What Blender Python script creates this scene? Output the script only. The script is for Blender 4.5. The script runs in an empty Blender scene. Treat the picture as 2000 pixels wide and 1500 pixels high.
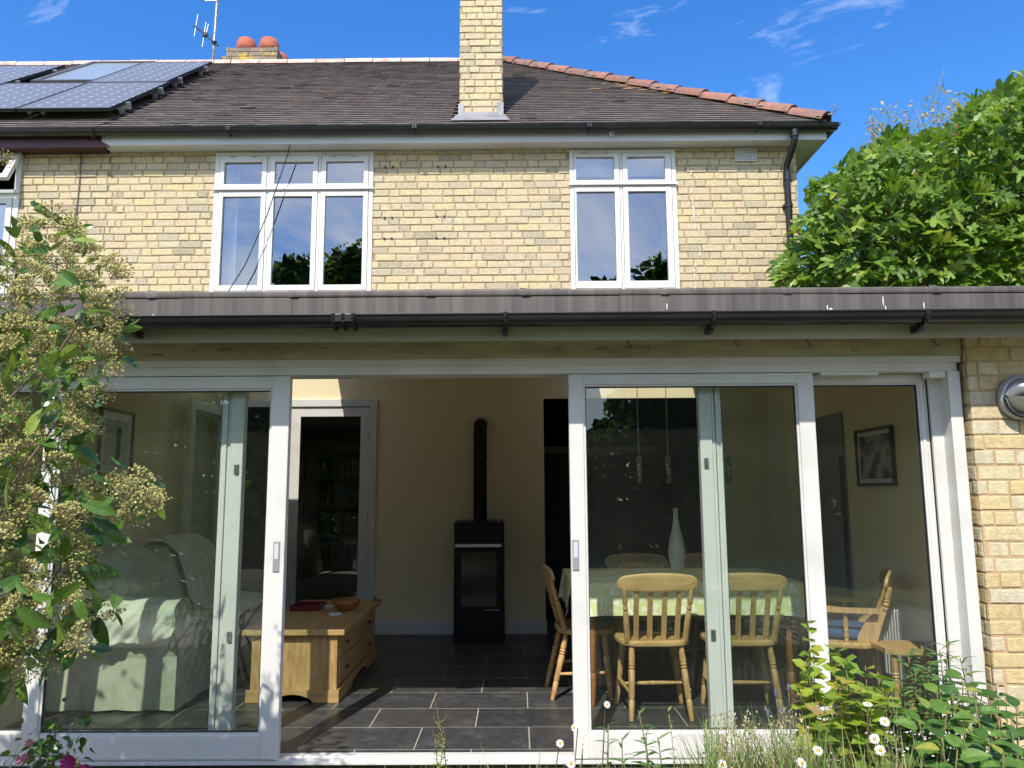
import bpy, bmesh, math, random
import numpy as np
from mathutils import Vector, Matrix
random.seed(7); rng = np.random.default_rng(7)
sc = bpy.context.scene
COL = sc.collection
R = math.radians

# ------------------------------------------------------------------ camera
FPX = 1502.0
CAM = np.array([0.0, -4.2, 1.40])
PITCH, YAW, ROLL = R(7.9), R(0.34), -0.0055
cd = bpy.data.cameras.new('camera'); co = bpy.data.objects.new('camera', cd); COL.objects.link(co)
cd.sensor_width = 36.0; cd.lens = FPX / 2000.0 * 36.0; cd.clip_start = 0.05; cd.clip_end = 2000
CM = Matrix.Rotation(YAW, 3, 'Z') @ Matrix.Rotation(math.pi / 2 + PITCH, 3, 'X') @ Matrix.Rotation(ROLL, 3, 'Z')
co.matrix_world = Matrix.Translation(Vector(CAM)) @ CM.to_4x4()
sc.camera = co
CR = np.array(CM)

# ------------------------------------------------------------------ sky, sun, exposure
SUN = np.array([0.26, 1.0, -1.165])            # direction the sunlight travels
SUN_EL = math.asin(1.165 / np.linalg.norm(SUN))
SUN_AZ = math.atan2(-0.26, -1.0)
w = bpy.data.worlds.new('World'); sc.world = w; w.use_nodes = True
nt = w.node_tree; nt.nodes.clear()
def N(nt, t, **kw):
    n = nt.nodes.new(t)
    for k, v in kw.items(): setattr(n, k, v)
    return n
sky = N(nt, 'ShaderNodeTexSky', sky_type='NISHITA', sun_disc=False)
sky.sun_elevation = SUN_EL; sky.sun_rotation = SUN_AZ
sky.air_density = 1.0; sky.dust_density = 0.3; sky.ozone_density = 3.0
hs = N(nt, 'ShaderNodeHueSaturation'); hs.inputs['Saturation'].default_value = 1.33; hs.inputs['Hue'].default_value = 0.509
nt.links.new(sky.outputs[0], hs.inputs['Color'])
# wispy cirrus overhead, fuller cloud over the garden side
tc = N(nt, 'ShaderNodeTexCoord'); mp = N(nt, 'ShaderNodeMapping')
mp.inputs['Scale'].default_value = (2.2, 2.2, 5.0); mp.inputs['Rotation'].default_value = (0.3, 0.5, 0.4)
nt.links.new(tc.outputs['Generated'], mp.inputs['Vector'])
nz = N(nt, 'ShaderNodeTexNoise'); nz.inputs['Scale'].default_value = 1.6; nz.inputs['Detail'].default_value = 9
nz.inputs['Roughness'].default_value = 0.62; nz.inputs['Distortion'].default_value = 0.9
nt.links.new(mp.outputs[0], nz.inputs['Vector'])
sep = N(nt, 'ShaderNodeSeparateXYZ'); nt.links.new(tc.outputs['Generated'], sep.inputs[0])
mr = N(nt, 'ShaderNodeMapRange'); mr.inputs['From Min'].default_value = 0.25; mr.inputs['From Max'].default_value = -0.6
mr.inputs['To Min'].default_value = 0.625; mr.inputs['To Max'].default_value = 0.31
nt.links.new(sep.outputs['Y'], mr.inputs['Value'])
sb = N(nt, 'ShaderNodeMath', operation='SUBTRACT'); nt.links.new(nz.outputs['Fac'], sb.inputs[0]); nt.links.new(mr.outputs[0], sb.inputs[1])
ml = N(nt, 'ShaderNodeMath', operation='MULTIPLY', use_clamp=True); nt.links.new(sb.outputs[0], ml.inputs[0]); ml.inputs[1].default_value = 2.2
mx = N(nt, 'ShaderNodeMixRGB'); mx.inputs['Color2'].default_value = (8.2, 8.4, 8.8, 1)
nt.links.new(ml.outputs[0], mx.inputs['Fac']); nt.links.new(hs.outputs[0], mx.inputs['Color1'])
bg = N(nt, 'ShaderNodeBackground'); bg.inputs['Strength'].default_value = 0.15; hs.inputs['Value'].default_value = 1.02
out = N(nt, 'ShaderNodeOutputWorld')
nt.links.new(mx.outputs[0], bg.inputs['Color']); nt.links.new(bg.outputs[0], out.inputs[0])
sl = bpy.data.lights.new('sun', 'SUN'); sl.energy = 3.35; sl.angle = R(0.53); sl.color = (1.0, 0.95, 0.86)
so = bpy.data.objects.new('sun', sl); COL.objects.link(so)
so.rotation_euler = Vector(SUN).to_track_quat('-Z', 'Y').to_euler(); so.location = (-5, -15, 20)
sc.view_settings.view_transform = 'Standard'; sc.view_settings.look = 'None'
sc.view_settings.exposure = 0.80; sc.view_settings.gamma = 1.0
cy = sc.cycles
cy.use_denoising = True; cy.max_bounces = 8; cy.diffuse_bounces = 7; cy.glossy_bounces = 4
cy.transparent_max_bounces = 24; cy.transmission_bounces = 6; cy.sample_clamp_indirect = 8
cy.caustics_reflective = False; cy.caustics_refractive = False

# ------------------------------------------------------------------ helpers
def pix(x, y, depth):
    """point seen at photo pixel (x, y) at a distance 'depth' in front of the camera plane"""
    r = CR @ np.array([(x - 1000) / FPX, (750 - y) / FPX, -1.0])
    return CAM + r * depth

OFF = {}
def empty(name, loc=(0, 0, 0), label=None, cat=None, group=None, kind=None):
    o = bpy.data.objects.new(name, None); COL.objects.link(o); o.location = loc
    o.empty_display_size = 0.1
    OFF[o.name] = np.array(loc, float)
    return tag(o, label, cat, group, kind)
def tag(o, label=None, cat=None, group=None, kind=None):
    if label: o['label'] = label
    if cat: o['category'] = cat
    if group: o['group'] = group
    if kind: o['kind'] = kind
    return o
def copy_tree(o, parent=None):
    c = o.copy(); COL.objects.link(c)
    if parent is not None: c.parent = parent
    for ch in list(o.children): copy_tree(ch, c)
    return c

def link_mesh(name, verts, faces, mat, parent=None, smooth=False, loc=None):
    off = np.zeros(3)
    if parent is not None: off = OFF.get(parent.name, np.zeros(3))
    elif loc is not None: off = np.array(loc, float)
    me = bpy.data.meshes.new(name)
    V = np.asarray(verts, dtype=np.float64) - off
    me.from_pydata(V.tolist(), [], faces)
    me.materials.append(mat)
    if smooth: me.polygons.foreach_set('use_smooth', [True] * len(me.polygons))
    me.update()
    o = bpy.data.objects.new(name, me); COL.objects.link(o)
    if parent is not None: o.parent = parent
    elif loc is not None: o.location = loc
    OFF[o.name] = off
    return o

class MB:
    def __init__(s): s.v = []; s.f = []
    def add(s, vs, fs):
        b = len(s.v); s.v += [tuple(map(float, p)) for p in vs]; s.f += [tuple(i + b for i in f) for f in fs]; return s
    def box(s, x0, x1, y0, y1, z0, z1, c=0.0):
        if c <= 0:
            vs = [(x, y, z) for z in (z0, z1) for y in (y0, y1) for x in (x0, x1)]
            return s.add(vs, [(0, 2, 3, 1), (4, 5, 7, 6), (0, 1, 5, 4), (2, 6, 7, 3), (0, 4, 6, 2), (1, 3, 7, 5)])
        return s.cbox([(x0, x1), (y0, y1), (z0, z1)], c)
    def cbox(s, r, c):
        # chamfered box
        ctr = [(a + b) / 2 for a, b in r]; h = [(b - a) / 2 for a, b in r]
        bm = bmesh.new(); bmesh.ops.create_cube(bm, size=2)
        for v in bm.verts: v.co = Vector([ctr[i] + v.co[i] * h[i] for i in range(3)])
        bmesh.ops.bevel(bm, geom=list(bm.edges), offset=min(c, min(h) * .9), segments=2, profile=0.6, affect='EDGES')
        bm.verts.index_update()
        s.add([v.co[:] for v in bm.verts], [[v.index for v in f.verts] for f in bm.faces]); bm.free(); return s
    def hexa(s, p):
        # p: 4 bottom, 4 top corners, counter-clockwise from above
        return s.add(p, [(3, 2, 1, 0), (4, 5, 6, 7), (0, 1, 5, 4), (1, 2, 6, 5), (2, 3, 7, 6), (3, 0, 4, 7)])
    def tube(s, pts, rad, n=8, cap=True):
        pts = [np.array(p, float) for p in pts]
        if not hasattr(rad, '__len__'): rad = [rad] * len(pts)
        b = len(s.v); m = len(pts); prev = None
        for i, p in enumerate(pts):
            t = pts[min(i + 1, m - 1)] - pts[max(i - 1, 0)]; t /= (np.linalg.norm(t) + 1e-9)
            if prev is None:
                a = np.cross(t, (0, 0, 1.0))
                if np.linalg.norm(a) < 1e-3: a = np.cross(t, (1.0, 0, 0))
            else: a = prev - t * (prev @ t)
            a /= (np.linalg.norm(a) + 1e-9); prev = a; c = np.cross(t, a)
            for k in range(n):
                g = 2 * math.pi * k / n
                s.v.append(tuple(p + rad[i] * (math.cos(g) * a + math.sin(g) * c)))
        for i in range(m - 1):
            for k in range(n):
                k2 = (k + 1) % n
                s.f.append((b + i * n + k, b + i * n + k2, b + (i + 1) * n + k2, b + (i + 1) * n + k))
        if cap:
            s.f.append(tuple(b + k for k in range(n))[::-1]); s.f.append(tuple(b + (m - 1) * n + k for k in range(n)))
        return s
    def lathe(s, prof, ctr=(0, 0, 0), n=24, axis=None):
        """prof [(r, h)] turned about +Z through ctr, or about 'axis' from ctr"""
        c = np.array(ctr, float)
        az = np.array(axis if axis is not None else (0, 0, 1), float); az /= np.linalg.norm(az)
        ax = np.cross(az, (0, 1, 0)) if abs(az[1]) < .9 else np.cross(az, (1, 0, 0)); ax /= np.linalg.norm(ax); ay = np.cross(az, ax)
        b = len(s.v)
        for r, h in prof:
            for k in range(n):
                g = 2 * math.pi * k / n
                s.v.append(tuple(c + az * h + r * (math.cos(g) * ax + math.sin(g) * ay)))
        for i in range(len(prof) - 1):
            for k in range(n):
                k2 = (k + 1) % n
                s.f.append((b + i * n + k, b + i * n + k2, b + (i + 1) * n + k2, b + (i + 1) * n + k))
        if prof[0][0] > 1e-4: s.f.append(tuple(b + k for k in range(n))[::-1])
        if prof[-1][0] > 1e-4: s.f.append(tuple(b + (len(prof) - 1) * n + k for k in range(n)))
        return s
    def prism(s, outline, axis, a0, a1):
        """outline: list of 2-D points; axis: 'x','y','z' extruded from a0 to a1"""
        def P(u, v, a): return {'x': (a, u, v), 'y': (u, a, v), 'z': (u, v, a)}[axis]
        n = len(outline)
        vs = [P(u, v, a0) for u, v in outline] + [P(u, v, a1) for u, v in outline]
        fs = [tuple(range(n))[::-1], tuple(range(n, 2 * n))] + [(i, (i + 1) % n, n + (i + 1) % n, n + i) for i in range(n)]
        return s.add(vs, fs)
    def grid(s, nu, nv, fn):
        b = len(s.v)
        for i in range(nu + 1):
            for j in range(nv + 1): s.v.append(tuple(fn(i / nu, j / nv)))
        for i in range(nu):
            for j in range(nv):
                a = b + i * (nv + 1) + j; s.f.append((a, a + nv + 1, a + nv + 2, a + 1))
        return s
    def super(s, c, h, e=0.35, nu=20, nv=12, squash=None):
        """superellipsoid: cushions and padded shapes"""
        def sg(x, p): return math.copysign(abs(x) ** p, x)
        def fn(u, v):
            a = (u * 2 - 1) * math.pi; b_ = (v - .5) * math.pi
            x = h[0] * sg(math.cos(b_), e) * sg(math.cos(a), e); y = h[1] * sg(math.cos(b_), e) * sg(math.sin(a), e); z = h[2] * sg(math.sin(b_), e)
            if squash: x, y, z = squash(x, y, z)
            return (c[0] + x, c[1] + y, c[2] + z)
        return s.grid(nu, nv, fn)
    def build(s, name, mat, parent=None, smooth=False, loc=None, fix=True):
        o = link_mesh(name, s.v, s.f, mat, parent, smooth, loc)
        if fix:
            bm = bmesh.new(); bm.from_mesh(o.data); bmesh.ops.recalc_face_normals(bm, faces=bm.faces); bm.to_mesh(o.data); bm.free()
        return o

def autosmooth(o, ang=35):
    me = o.data
    me.polygons.foreach_set('use_smooth', [True] * len(me.polygons))
    try: me.set_sharp_from_angle(angle=R(ang))
    except Exception: pass
    return o

def scat(name, tv, tf, pos, M, scale, mat, parent=None, loc=None, smooth=False):
    """many copies of one leaf / bud shape in one mesh"""
    tv = np.asarray(tv, float); pos = np.asarray(pos, float); n = len(pos); k = len(tv)
    scale = np.broadcast_to(np.asarray(scale, float).reshape(-1, 1, 1), (n, 1, 1))
    V = np.einsum('nij,kj->nki', M, tv) * scale + pos[:, None, :]
    F = []
    for i in range(n):
        b = i * k; F += [tuple(x + b for x in f) for f in tf]
    return link_mesh(name, V.reshape(-1, 3), F, mat, parent, smooth, loc)

def frames(d, up):
    """leaf frames: local y along d, local z near up"""
    d = d / np.linalg.norm(d, axis=1, keepdims=True)
    x = np.cross(d, up); x /= (np.linalg.norm(x, axis=1, keepdims=True) + 1e-9)
    z = np.cross(x, d)
    return np.stack([x, d, z], axis=2)

def rdirs(n, up=0.0):
    v = rng.normal(size=(n, 3)); v /= np.linalg.norm(v, axis=1, keepdims=True); v[:, 2] += up
    return v / np.linalg.norm(v, axis=1, keepdims=True)

def leaf(L=1.0, W=0.4, n=5, fold=0.12, droop=0.15, peak=0.45, petiole=0.0):
    vs = []; fs = []
    for i in range(n + 1):
        t = i / n
        wd = W / 2 * (math.sin(math.pi * min(1, t ** (math.log(.5) / math.log(peak)))) ** 0.8 if 0 < t < 1 else 0.02)
        y = petiole + t * L; z = -droop * t * t * L
        vs += [(-wd, y, z + fold * wd * 2), (0, y, z), (wd, y, z + fold * wd * 2)]
    for i in range(n):
        a = 3 * i; fs += [(a, a + 1, a + 4, a + 3), (a + 1, a + 2, a + 5, a + 4)]
    if petiole > 0:
        b = len(vs); r = 0.012
        vs += [(-r, 0, 0), (r, 0, 0), (r, petiole, 0), (-r, petiole, 0)]; fs.append((b, b + 1, b + 2, b + 3))
    return vs, fs

def lobed(rad, petiole=0.3, cup=0.12, droop=0.25):
    """palmate leaf from (angle, radius) outline round the petiole joint"""
    vs = [(0, petiole, 0)]; 
    for a, r in rad:
        x = r * math.sin(R(a)); y = petiole + r * math.cos(R(a))
        vs.append((x, y, cup * abs(x) - droop * max(0, y - petiole) ** 2 * .6 - .2 * x * x))
    fs = [(0, i + 1, i) for i in range(1, len(rad))]
    b = len(vs); vs += [(-.012, 0, 0.02), (.012, 0, .02), (.008, petiole, 0), (-.008, petiole, 0)]; fs.append((b, b + 1, b + 2, b + 3))
    return vs, fs

def inside(poly, x, y):
    c = False; n = len(poly); j = n - 1
    for i in range(n):
        xi, yi = poly[i]; xj, yj = poly[j]
        if (yi > y) != (yj > y) and x < (xj - xi) * (y - yi) / (yj - yi) + xi: c = not c
        j = i
    return c
def in_poly(poly, n):
    xs = [p[0] for p in poly]; ys = [p[1] for p in poly]; o = []
    while len(o) < n:
        x = rng.uniform(min(xs), max(xs)); y = rng.uniform(min(ys), max(ys))
        if inside(poly, x, y): o.append((x, y))
    return o

# ------------------------------------------------------------------ materials
MATS = {}
def mat(name, col, rough=.6, col2=None, ns=6.0, stretch=(1, 1, 1), bump=0.0, bs=40.0, metal=0.0, island=None, spec=None,
        vary=0.0, detail=5.0, trans=0.0, noise_in=(.35, .65), coat=0.0, bstretch=None, sheen=0):
    m = bpy.data.materials.new(name); m.use_nodes = True; t = m.node_tree; t.nodes.clear()
    bs_ = N(t, 'ShaderNodeBsdfPrincipled'); o = N(t, 'ShaderNodeOutputMaterial')
    bs_.inputs['Roughness'].default_value = rough; bs_.inputs['Metallic'].default_value = metal
    if spec is not None: bs_.inputs['Specular IOR Level'].default_value = spec
    if coat: bs_.inputs['Coat Weight'].default_value = coat; bs_.inputs['Coat Roughness'].default_value = .15
    tc = N(t, 'ShaderNodeTexCoord'); mp = N(t, 'ShaderNodeMapping'); mp.inputs['Scale'].default_value = stretch
    t.links.new(tc.outputs['Object'], mp.inputs['Vector'])
    if island:
        g = N(t, 'ShaderNodeNewGeometry'); r = N(t, 'ShaderNodeValToRGB'); r.color_ramp.interpolation = 'LINEAR'
        el = r.color_ramp.elements
        for i, (p, c) in enumerate(island):
            e = el[i] if i < 2 else el.new(p)
            e.position = p; e.color = (*c, 1)
        t.links.new(g.outputs['Random Per Island'], r.inputs['Fac']); base = r.outputs['Color']
    else:
        rgb = N(t, 'ShaderNodeRGB'); rgb.outputs[0].default_value = (*col, 1); base = rgb.outputs[0]
    if col2 is not None:
        nz = N(t, 'ShaderNodeTexNoise'); nz.inputs['Scale'].default_value = ns; nz.inputs['Detail'].default_value = detail
        t.links.new(mp.outputs[0], nz.inputs['Vector'])
        mr = N(t, 'ShaderNodeMapRange'); mr.inputs['From Min'].default_value = noise_in[0]; mr.inputs['From Max'].default_value = noise_in[1]
        t.links.new(nz.outputs['Fac'], mr.inputs['Value'])
        mx = N(t, 'ShaderNodeMixRGB'); mx.inputs['Color2'].default_value = (*col2, 1)
        t.links.new(mr.outputs[0], mx.inputs['Fac']); t.links.new(base, mx.inputs['Color1']); base = mx.outputs[0]
    if vary:
        nz = N(t, 'ShaderNodeTexNoise'); nz.inputs['Scale'].default_value = ns * 3.7; nz.inputs['Detail'].default_value = 6
        t.links.new(mp.outputs[0], nz.inputs['Vector'])
        mr = N(t, 'ShaderNodeMapRange'); mr.inputs['From Min'].default_value = .3; mr.inputs['From Max'].default_value = .7
        mr.inputs['To Min'].default_value = 1 - vary; mr.inputs['To Max'].default_value = 1 + vary
        t.links.new(nz.outputs['Fac'], mr.inputs['Value'])
        mx = N(t, 'ShaderNodeVectorMath', operation='SCALE'); t.links.new(base, mx.inputs[0]); t.links.new(mr.outputs[0], mx.inputs['Scale']); base = mx.outputs[0]
    t.links.new(base, bs_.inputs['Base Color'])
    if bump:
        nz = N(t, 'ShaderNodeTexNoise'); nz.inputs['Scale'].default_value = bs; nz.inputs['Detail'].default_value = 6
        src = mp
        if bstretch:
            src = N(t, 'ShaderNodeMapping'); src.inputs['Scale'].default_value = bstretch; t.links.new(tc.outputs['Object'], src.inputs['Vector'])
        t.links.new(src.outputs[0], nz.inputs['Vector'])
        b = N(t, 'ShaderNodeBump'); b.inputs['Strength'].default_value = bump; b.inputs['Distance'].default_value = .01
        t.links.new(nz.outputs['Fac'], b.inputs['Height']); t.links.new(b.outputs[0], bs_.inputs['Normal'])
    sh = bs_.outputs[0]
    if trans:
        tl = N(t, 'ShaderNodeBsdfTranslucent'); sm = N(t, 'ShaderNodeMixShader'); sm.inputs[0].default_value = trans
        hv = N(t, 'ShaderNodeVectorMath', operation='MULTIPLY'); hv.inputs[1].default_value = (1.5, 1.5, .6)
        t.links.new(base, hv.inputs[0]); t.links.new(hv.outputs[0], tl.inputs['Color'])
        t.links.new(sh, sm.inputs[1]); t.links.new(tl.outputs[0], sm.inputs[2]); sh = sm.outputs[0]
    t.links.new(sh, o.inputs[0]); MATS[name] = m
    return m

def glass(name, tint, f0, wob=0.0, dirt=0.0):
    m = bpy.data.materials.new(name); m.use_nodes = True; t = m.node_tree; t.nodes.clear()
    tr = N(t, 'ShaderNodeBsdfTransparent'); tr.inputs[0].default_value = (*tint, 1)
    gl = N(t, 'ShaderNodeBsdfGlossy'); gl.inputs['Roughness'].default_value = 0.0
    lw = N(t, 'ShaderNodeLayerWeight'); lw.inputs['Blend'].default_value = .5
    pw = N(t, 'ShaderNodeMath', operation='POWER'); pw.inputs[1].default_value = 5; t.links.new(lw.outputs['Facing'], pw.inputs[0])
    mr = N(t, 'ShaderNodeMapRange'); mr.inputs['To Min'].default_value = f0; t.links.new(pw.outputs[0], mr.inputs['Value'])
    mx = N(t, 'ShaderNodeMixShader'); o = N(t, 'ShaderNodeOutputMaterial')
    t.links.new(mr.outputs[0], mx.inputs[0]); t.links.new(tr.outputs[0], mx.inputs[1]); t.links.new(gl.outputs[0], mx.inputs[2])
    res = mx.outputs[0]
    tc = N(t, 'ShaderNodeTexCoord')
    if wob:
        nz = N(t, 'ShaderNodeTexNoise'); nz.inputs['Scale'].default_value = 1.3; nz.inputs['Detail'].default_value = 1
        t.links.new(tc.outputs['Object'], nz.inputs['Vector'])
        b = N(t, 'ShaderNodeBump'); b.inputs['Strength'].default_value = wob; b.inputs['Distance'].default_value = .02
        t.links.new(nz.outputs['Fac'], b.inputs['Height']); t.links.new(b.outputs[0], gl.inputs['Normal'])
    if dirt:
        nz = N(t, 'ShaderNodeTexNoise'); nz.inputs['Scale'].default_value = 1.1; nz.inputs['Detail'].default_value = 5; nz.inputs['Roughness'].default_value = .55
        t.links.new(tc.outputs['Object'], nz.inputs['Vector'])
        r = N(t, 'ShaderNodeMapRange'); r.inputs['From Min'].default_value = .25; r.inputs['From Max'].default_value = .75; r.inputs['To Min'].default_value = dirt * .35; r.inputs['To Max'].default_value = dirt
        t.links.new(nz.outputs['Fac'], r.inputs['Value'])
        df = N(t, 'ShaderNodeBsdfDiffuse'); df.inputs[0].default_value = (.6, .62, .55, 1)
        m2 = N(t, 'ShaderNodeMixShader'); t.links.new(r.outputs[0], m2.inputs[0]); t.links.new(res, m2.inputs[1]); t.links.new(df.outputs[0], m2.inputs[2]); res = m2.outputs[0]
    t.links.new(res, o.inputs[0])
    return m

buff = [(0, (.34, .29, .20)), (.05, (.42, .355, .24)), (.16, (.50, .42, .265)), (.45, (.54, .455, .28)), (.60, (.55, .455, .245)), (.76, (.525, .45, .295)), (.88, (.54, .415, .26)), (.96, (.47, .41, .285)), (1, (.39, .34, .245))]
M_brick = mat('buff_brick', (.5, .4, .25), .9, col2=(.48, .40, .265), ns=9, noise_in=(.5, .9), bump=.45, bs=60, island=buff, vary=.16)
yel = [(0, (.53, .42, .20)), (.3, (.57, .45, .235)), (.55, (.58, .495, .31)), (.8, (.53, .47, .33)), (1, (.55, .42, .23))]
M_brick2 = mat('yellow_brick', (.6, .5, .3), .9, col2=(.5, .41, .24), ns=9, noise_in=(.5, .8), bump=.5, bs=70, island=yel, vary=.14)
M_mortar = mat('mortar', (.37, .285, .175), .95, col2=(.29, .22, .135), ns=14, bump=.5, bs=120)
M_mortar2 = mat('sandy_mortar', (.52, .36, .20), .95, col2=(.44, .31, .18), ns=14, bump=.4, bs=120)
M_oldbrick = mat('lichen_brick', (.2, .16, .12), .95, island=[(0, (.13, .11, .09)), (.5, (.22, .18, .14)), (1, (.3, .22, .17))], col2=(.5, .36, .06), ns=4, noise_in=(.52, .62), bump=.5)
M_tile = mat('clay_roof_tile', (.1, .08, .07), .9, island=[(0, (.112, .094, .085)), (.4, (.126, .105, .095)), (.85, (.140, .114, .102)), (.98, (.145, .115, .10)), (1, (.22, .13, .10))],
             col2=(.15, .13, .11), ns=1.2, noise_in=(.5, .85), bump=.4, bs=50, vary=.15)
M_ridge = mat('terracotta_ridge', (.5, .2, .12), .85, island=[(0, (.20, .085, .06)), (.4, (.29, .12, .08)), (.8, (.33, .155, .11)), (1, (.24, .11, .085))], col2=(.17, .125, .11), ns=6, noise_in=(.42, .7), bump=.35, bs=40, vary=.2)
M_ridge2 = mat('pale_ridge', (.5, .3, .23), .85, island=[(0, (.52, .30, .23)), (.5, (.6, .42, .34)), (1, (.45, .24, .18))], col2=(.6, .52, .45), ns=6, noise_in=(.45, .65), bump=.3, vary=.2)
M_pot = mat('terracotta_pot', (.46, .13, .07), .8, col2=(.36, .10, .06), ns=9, bump=.1)
M_white = mat('white_paint', (.66, .65, .615), .42, col2=(.50, .485, .44), ns=3.5, noise_in=(.5, .95), bump=.05, bs=12, detail=9)
M_cream = mat('cream_paint', (.74, .72, .66), .5, col2=(.6, .57, .5), ns=3, noise_in=(.45, .9), bump=.05, bs=30)
M_fascia = mat('grey_white_paint', (.62, .62, .61), .55, col2=(.48, .47, .45), ns=2.2, noise_in=(.45, .8), stretch=(.6, 1, 3), bump=.08, bs=20)
M_maroon = mat('maroon_paint', (.075, .022, .028), .5, col2=(.05, .016, .02), ns=3)
M_blackplastic = mat('black_gutter_plastic', (.009, .0095, .0105), .36, col2=(.016, .017, .018), ns=5, bump=.05, bs=10)
M_lead = mat('lead_sheet', (.092, .080, .074), .65, col2=(.165, .145, .132), ns=3.2, stretch=(3.6, 3.6, .12), noise_in=(.42, .8), metal=.25, bump=.12, bs=8, vary=.18)
M_felt = mat('roof_felt', (.12, .115, .11), .9, col2=(.17, .16, .15), ns=2, bump=.3)
M_flash = mat('lead_flashing', (.30, .30, .31), .55, col2=(.2, .2, .21), ns=6, metal=.2, bump=.2, bs=12)
M_olive = mat('olive_board', (.42, .42, .33), .7, col2=(.34, .33, .25), ns=2.5, stretch=(.5, 3, 3), bump=.15, bs=20)
M_lintel = mat('weathered_board', (.44, .40, .26), .8, col2=(.28, .245, .15), ns=3.5, stretch=(.45, 3, 3), noise_in=(.42, .7), bump=.35, bs=12, vary=.15)
M_plaster = mat('cream_plaster', (.83, .70, .455), .9, col2=(.80, .675, .435), ns=2, bump=.03, bs=60)
M_ceiling = mat('white_ceiling', (.86, .83, .76), .9)
M_slate = mat('slate_tile', (.05, .05, .05), .42, island=[(0, (.038, .039, .042)), (.5, (.054, .054, .056)), (.85, (.046, .047, .049)), (.96, (.062, .057, .05)), (1, (.085, .07, .052))],
              col2=(.10, .10, .10), ns=5, noise_in=(.5, .8), bump=.45, bs=9, vary=.25)
M_grout = mat('pale_grout', (.36, .33, .27), .9)
M_pine = mat('waxed_pine', (.55, .35, .15), .42, col2=(.40, .225, .085), ns=5, stretch=(9, 9, 1.2), bump=.05, bs=12, vary=.1)
M_pinex = mat('pine_board', (.56, .36, .155), .45, col2=(.42, .245, .095), ns=4, stretch=(1.2, 9, 9), bump=.05, bs=12, vary=.1)
M_piney = mat('pine_plank', (.55, .36, .155), .42, col2=(.43, .26, .10), ns=4, stretch=(9, 1.2, 9), bump=.05, bs=12, vary=.1)
M_bowl = mat('turned_wood', (.36, .15, .045), .35, col2=(.26, .1, .03), ns=5, stretch=(2, 2, 9))
M_knob = mat('dark_brass', (.10, .06, .03), .35, metal=.6)
M_black = mat('stove_black', (.005, .005, .005), .5, bump=.05, bs=90, spec=.25)
M_blackgloss = mat('stove_glass', (.004, .004, .004), .08, spec=.25)
M_steel = mat('brushed_steel', (.42, .42, .42), .3, metal=.9)
M_greypl = mat('grey_handle', (.36, .37, .39), .35, metal=.3)
M_darkgap = mat('dark_gap', (.02, .02, .02), .8)
M_rubber = mat('black_gasket', (.02, .022, .022), .6)
M_fabric = mat('cream_fabric', (.56, .53, .43), .95, col2=(.48, .455, .36), ns=5, bump=.3, bs=25, vary=.08)
M_throw = mat('ivory_throw', (.68, .66, .57), .95, col2=(.6, .57, .48), ns=9, bump=.5, bs=60)
M_vase = mat('pale_ceramic', (.76, .74, .64), .35, col2=(.66, .65, .55), ns=8)
M_red = mat('crimson_plastic', (.16, .012, .03), .3)
M_whitecer = mat('white_ceramic', (.78, .78, .76), .25)
M_blue = mat('blue_cushion', (.03, .08, .19), .9, col2=(.02, .055, .14), ns=8, bump=.2)
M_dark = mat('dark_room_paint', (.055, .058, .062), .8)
M_navy = mat('navy_panel', (.014, .022, .04), .7)
M_greydoor = mat('grey_door_paint', (.20, .21, .23), .6)
M_radw = mat('radiator_enamel', (.62, .62, .6), .4)
M_frame = mat('dark_wood_frame', (.05, .032, .02), .5)
M_galv = mat('galvanised_steel', (.42, .41, .38), .5, col2=(.2, .17, .14), ns=22, noise_in=(.45, .6), metal=.6, bump=.2)
M_alu = mat('aluminium', (.62, .63, .64), .35, metal=.8)
M_cable = mat('black_cable', (.015, .015, .017), .6)
M_soil = mat('garden_soil', (.06, .045, .03), .95, col2=(.1, .08, .05), ns=20, bump=.8, bs=40)
M_lawn = mat('lawn', (.12, .17, .05), .95, col2=(.20, .21, .09), ns=4, bump=.6, bs=60)
M_stone = mat('paving_stone', (.34, .31, .26), .85, col2=(.24, .22, .19), ns=6, bump=.4, bs=30)
M_bounce_paving = mat('bounce_paving', (.42, .37, .28), .9, col2=(.32, .28, .22), ns=3, bump=.3, bs=30)
M_bark = mat('bark', (.12, .09, .06), .9, col2=(.2, .16, .11), ns=8, stretch=(3, 3, .6), bump=.6)
M_twig = mat('green_twig', (.16, .13, .05), .7)
M_redtwig = mat('reddish_twig', (.30, .24, .11), .7)
M_fig = mat('fig_leaf', (.06, .12, .02), .40, island=[(0, (.075, .15, .03)), (.35, (.12, .22, .038)), (.7, (.18, .29, .046)), (.92, (.25, .36, .06)), (.985, (.34, .39, .08)), (1, (.26, .17, .07))], vary=.18, ns=5, trans=.36, spec=.5)
M_shrubleaf = mat('glossy_leaf', (.05, .12, .02), .3, island=[(0, (.045, .10, .018)), (.4, (.08, .165, .026)), (.8, (.14, .235, .036)), (1, (.26, .34, .06))], vary=.15, ns=20, trans=.22)
M_bud = mat('dry_bud', (.3, .22, .1), .85, island=[(0, (.24, .26, .06)), (.3, (.42, .40, .12)), (.65, (.58, .53, .20)), (.9, (.66, .60, .28)), (1, (.48, .36, .14))], trans=.15)
M_lime = mat('lime_leaf', (.2, .3, .04), .45, island=[(0, (.12, .22, .03)), (.4, (.2, .31, .035)), (.75, (.32, .38, .04)), (.95, (.42, .36, .06)), (1, (.44, .26, .13))], vary=.15, ns=20, trans=.35)
M_herb = mat('herb_leaf', (.08, .16, .04), .5, island=[(0, (.055, .12, .03)), (.5, (.085, .17, .045)), (.85, (.13, .22, .05)), (1, (.2, .26, .07))], vary=.15, ns=20, trans=.28)
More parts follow.
